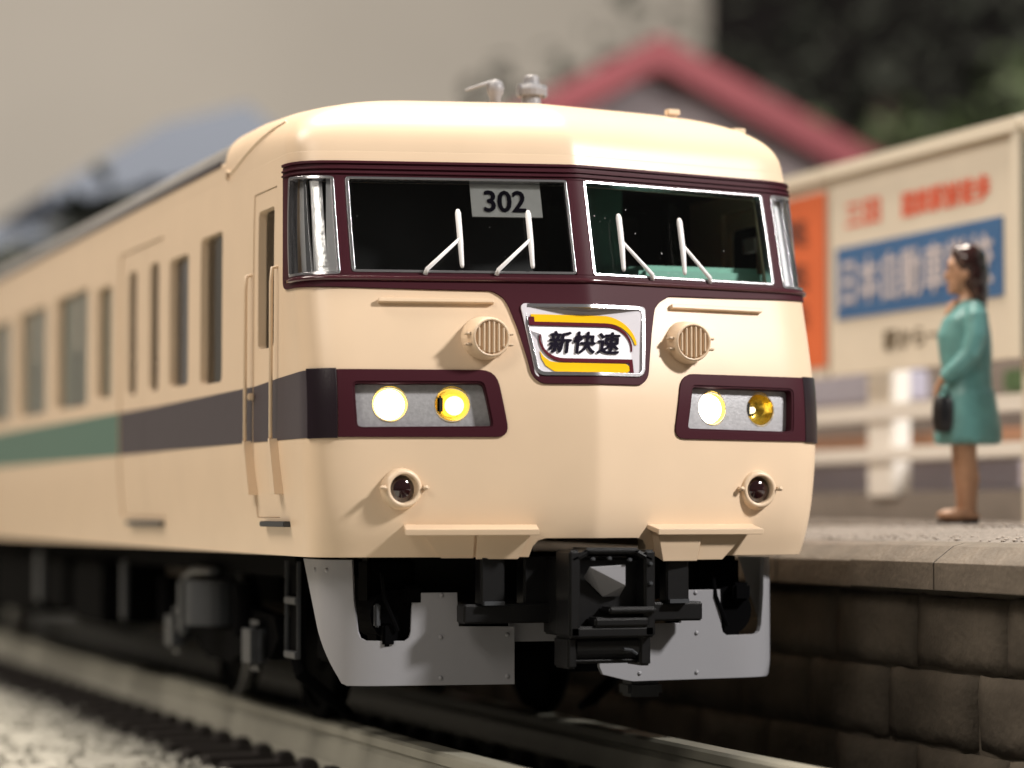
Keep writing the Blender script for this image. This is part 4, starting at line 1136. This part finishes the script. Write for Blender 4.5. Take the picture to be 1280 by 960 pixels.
# dress
bm = bmesh.new()
loft(bm, [(.0, 0, .495, .185, .165), (.005, 0, .525, .212, .19), (.005, 0, .60, .208, .188), (.0, 0, .72, .190, .178), (.0, 0, .80, .178, .170), (.0, 0, .85, .158, .155), (.005, 0, .90, .152, .150), (.0, 0, .95, .152, .148), (-.005, 0, 1.06, .164, .155), (-.014, 0, 1.17, .168, .160), (-.004, 0, 1.27, .142, .168), (.02, 0, 1.345, .095, .150), (.03, 0, 1.39, .06, .085)], 28)
for sy in (-1, 1):
    tail = [(-.07, -.165, .965), (-.148, -.138, .898)] if sy < 0 else [(.02, .185, .93), (.01, .185, .83)]
    tube(bm, [(.045, sy * .12, 1.34), (.055, sy * .165, 1.28), (.050, sy * .185, 1.16), (.015, sy * .185, 1.05)] + tail, [.062, .072, .066, .058, .054, .046], 14)
# folds at hem and waist
for a in range(9):
    t = a / 9 * 6.28
    tube(bm, [(math.cos(t) * .13, math.sin(t) * .13, .90), (math.cos(t + .1) * .165, math.sin(t + .1) * .155, .70), (math.cos(t + .05) * .185, math.sin(t + .05) * .170, .50)], [.012, .024, .028], 8)
sculpt('dress', bm, M['dress'], person, .010, 5)
# bare V at the neckline
bm = bmesh.new(); ell(bm, (-.082, 0, 1.335), (.040, .045, .075), Matrix.Rotation(.45, 3, 'Y')); sculpt('neckline', bm, M['skin'], person, .008, 2)
# hair
bm = bmesh.new()
ell(bm, (.020, 0, 1.625), (.112, .098, .120)); ell(bm, (.055, 0, 1.54), (.090, .098, .130)); ell(bm, (.080, 0, 1.44), (.062, .090, .105)); ell(bm, (.095, 0, 1.36), (.035, .065, .05))
ell(bm, (-.035, 0, 1.690), (.055, .070, .045))
sculpt('hair', bm, M['hair'], person, .009, 3)
for sy, dx in ((-1, .0), (1, -.035)):
    bm = bmesh.new(); prism(bm, [(-.160 + dx, 0), (.060 + dx, 0), (.066 + dx, .045), (.02 + dx, .040), (-.06 + dx, .028), (-.150 + dx, .026), (-.163 + dx, .012)], sy * .058 - .045, sy * .058 + .045)
    bmesh.ops.bevel(bm, geom=list(bm.edges), offset=.008, segments=2, affect='EDGES'); from_bm('shoe', bm, M['shoe'], person)
# handbag hanging from her left hand
_bp = Matrix.Rotation(math.radians(-26), 3, 'Z') @ Vector((-.150, -.135, .57))
bagt = thing('handbag', 'small black handbag held low in the woman\'s hand', 'handbag', (3.17 + _bp.x, 1.735 + _bp.y, 1.15 + _bp.z))
bagt.rotation_euler = (0, 0, math.radians(-26))
bm = bmesh.new()
loft(bm, [(0, 0, .0, .040, .030), (0, 0, .012, .062, .042), (0, 0, .07, .070, .048), (0, 0, .15, .070, .044), (0, 0, .205, .060, .034), (0, 0, .222, .045, .022)], 20)
sculpt('bag_body', bm, M['bag'], bagt, .007, 2)
bm = bmesh.new(); tube(bm, [(-.04, 0, .20), (-.035, 0, .235), (-.0, 0, .262), (.035, 0, .235), (.04, 0, .20)], .007, 8); from_bm('bag_handle', bm, M['bag'], bagt, smooth=True)
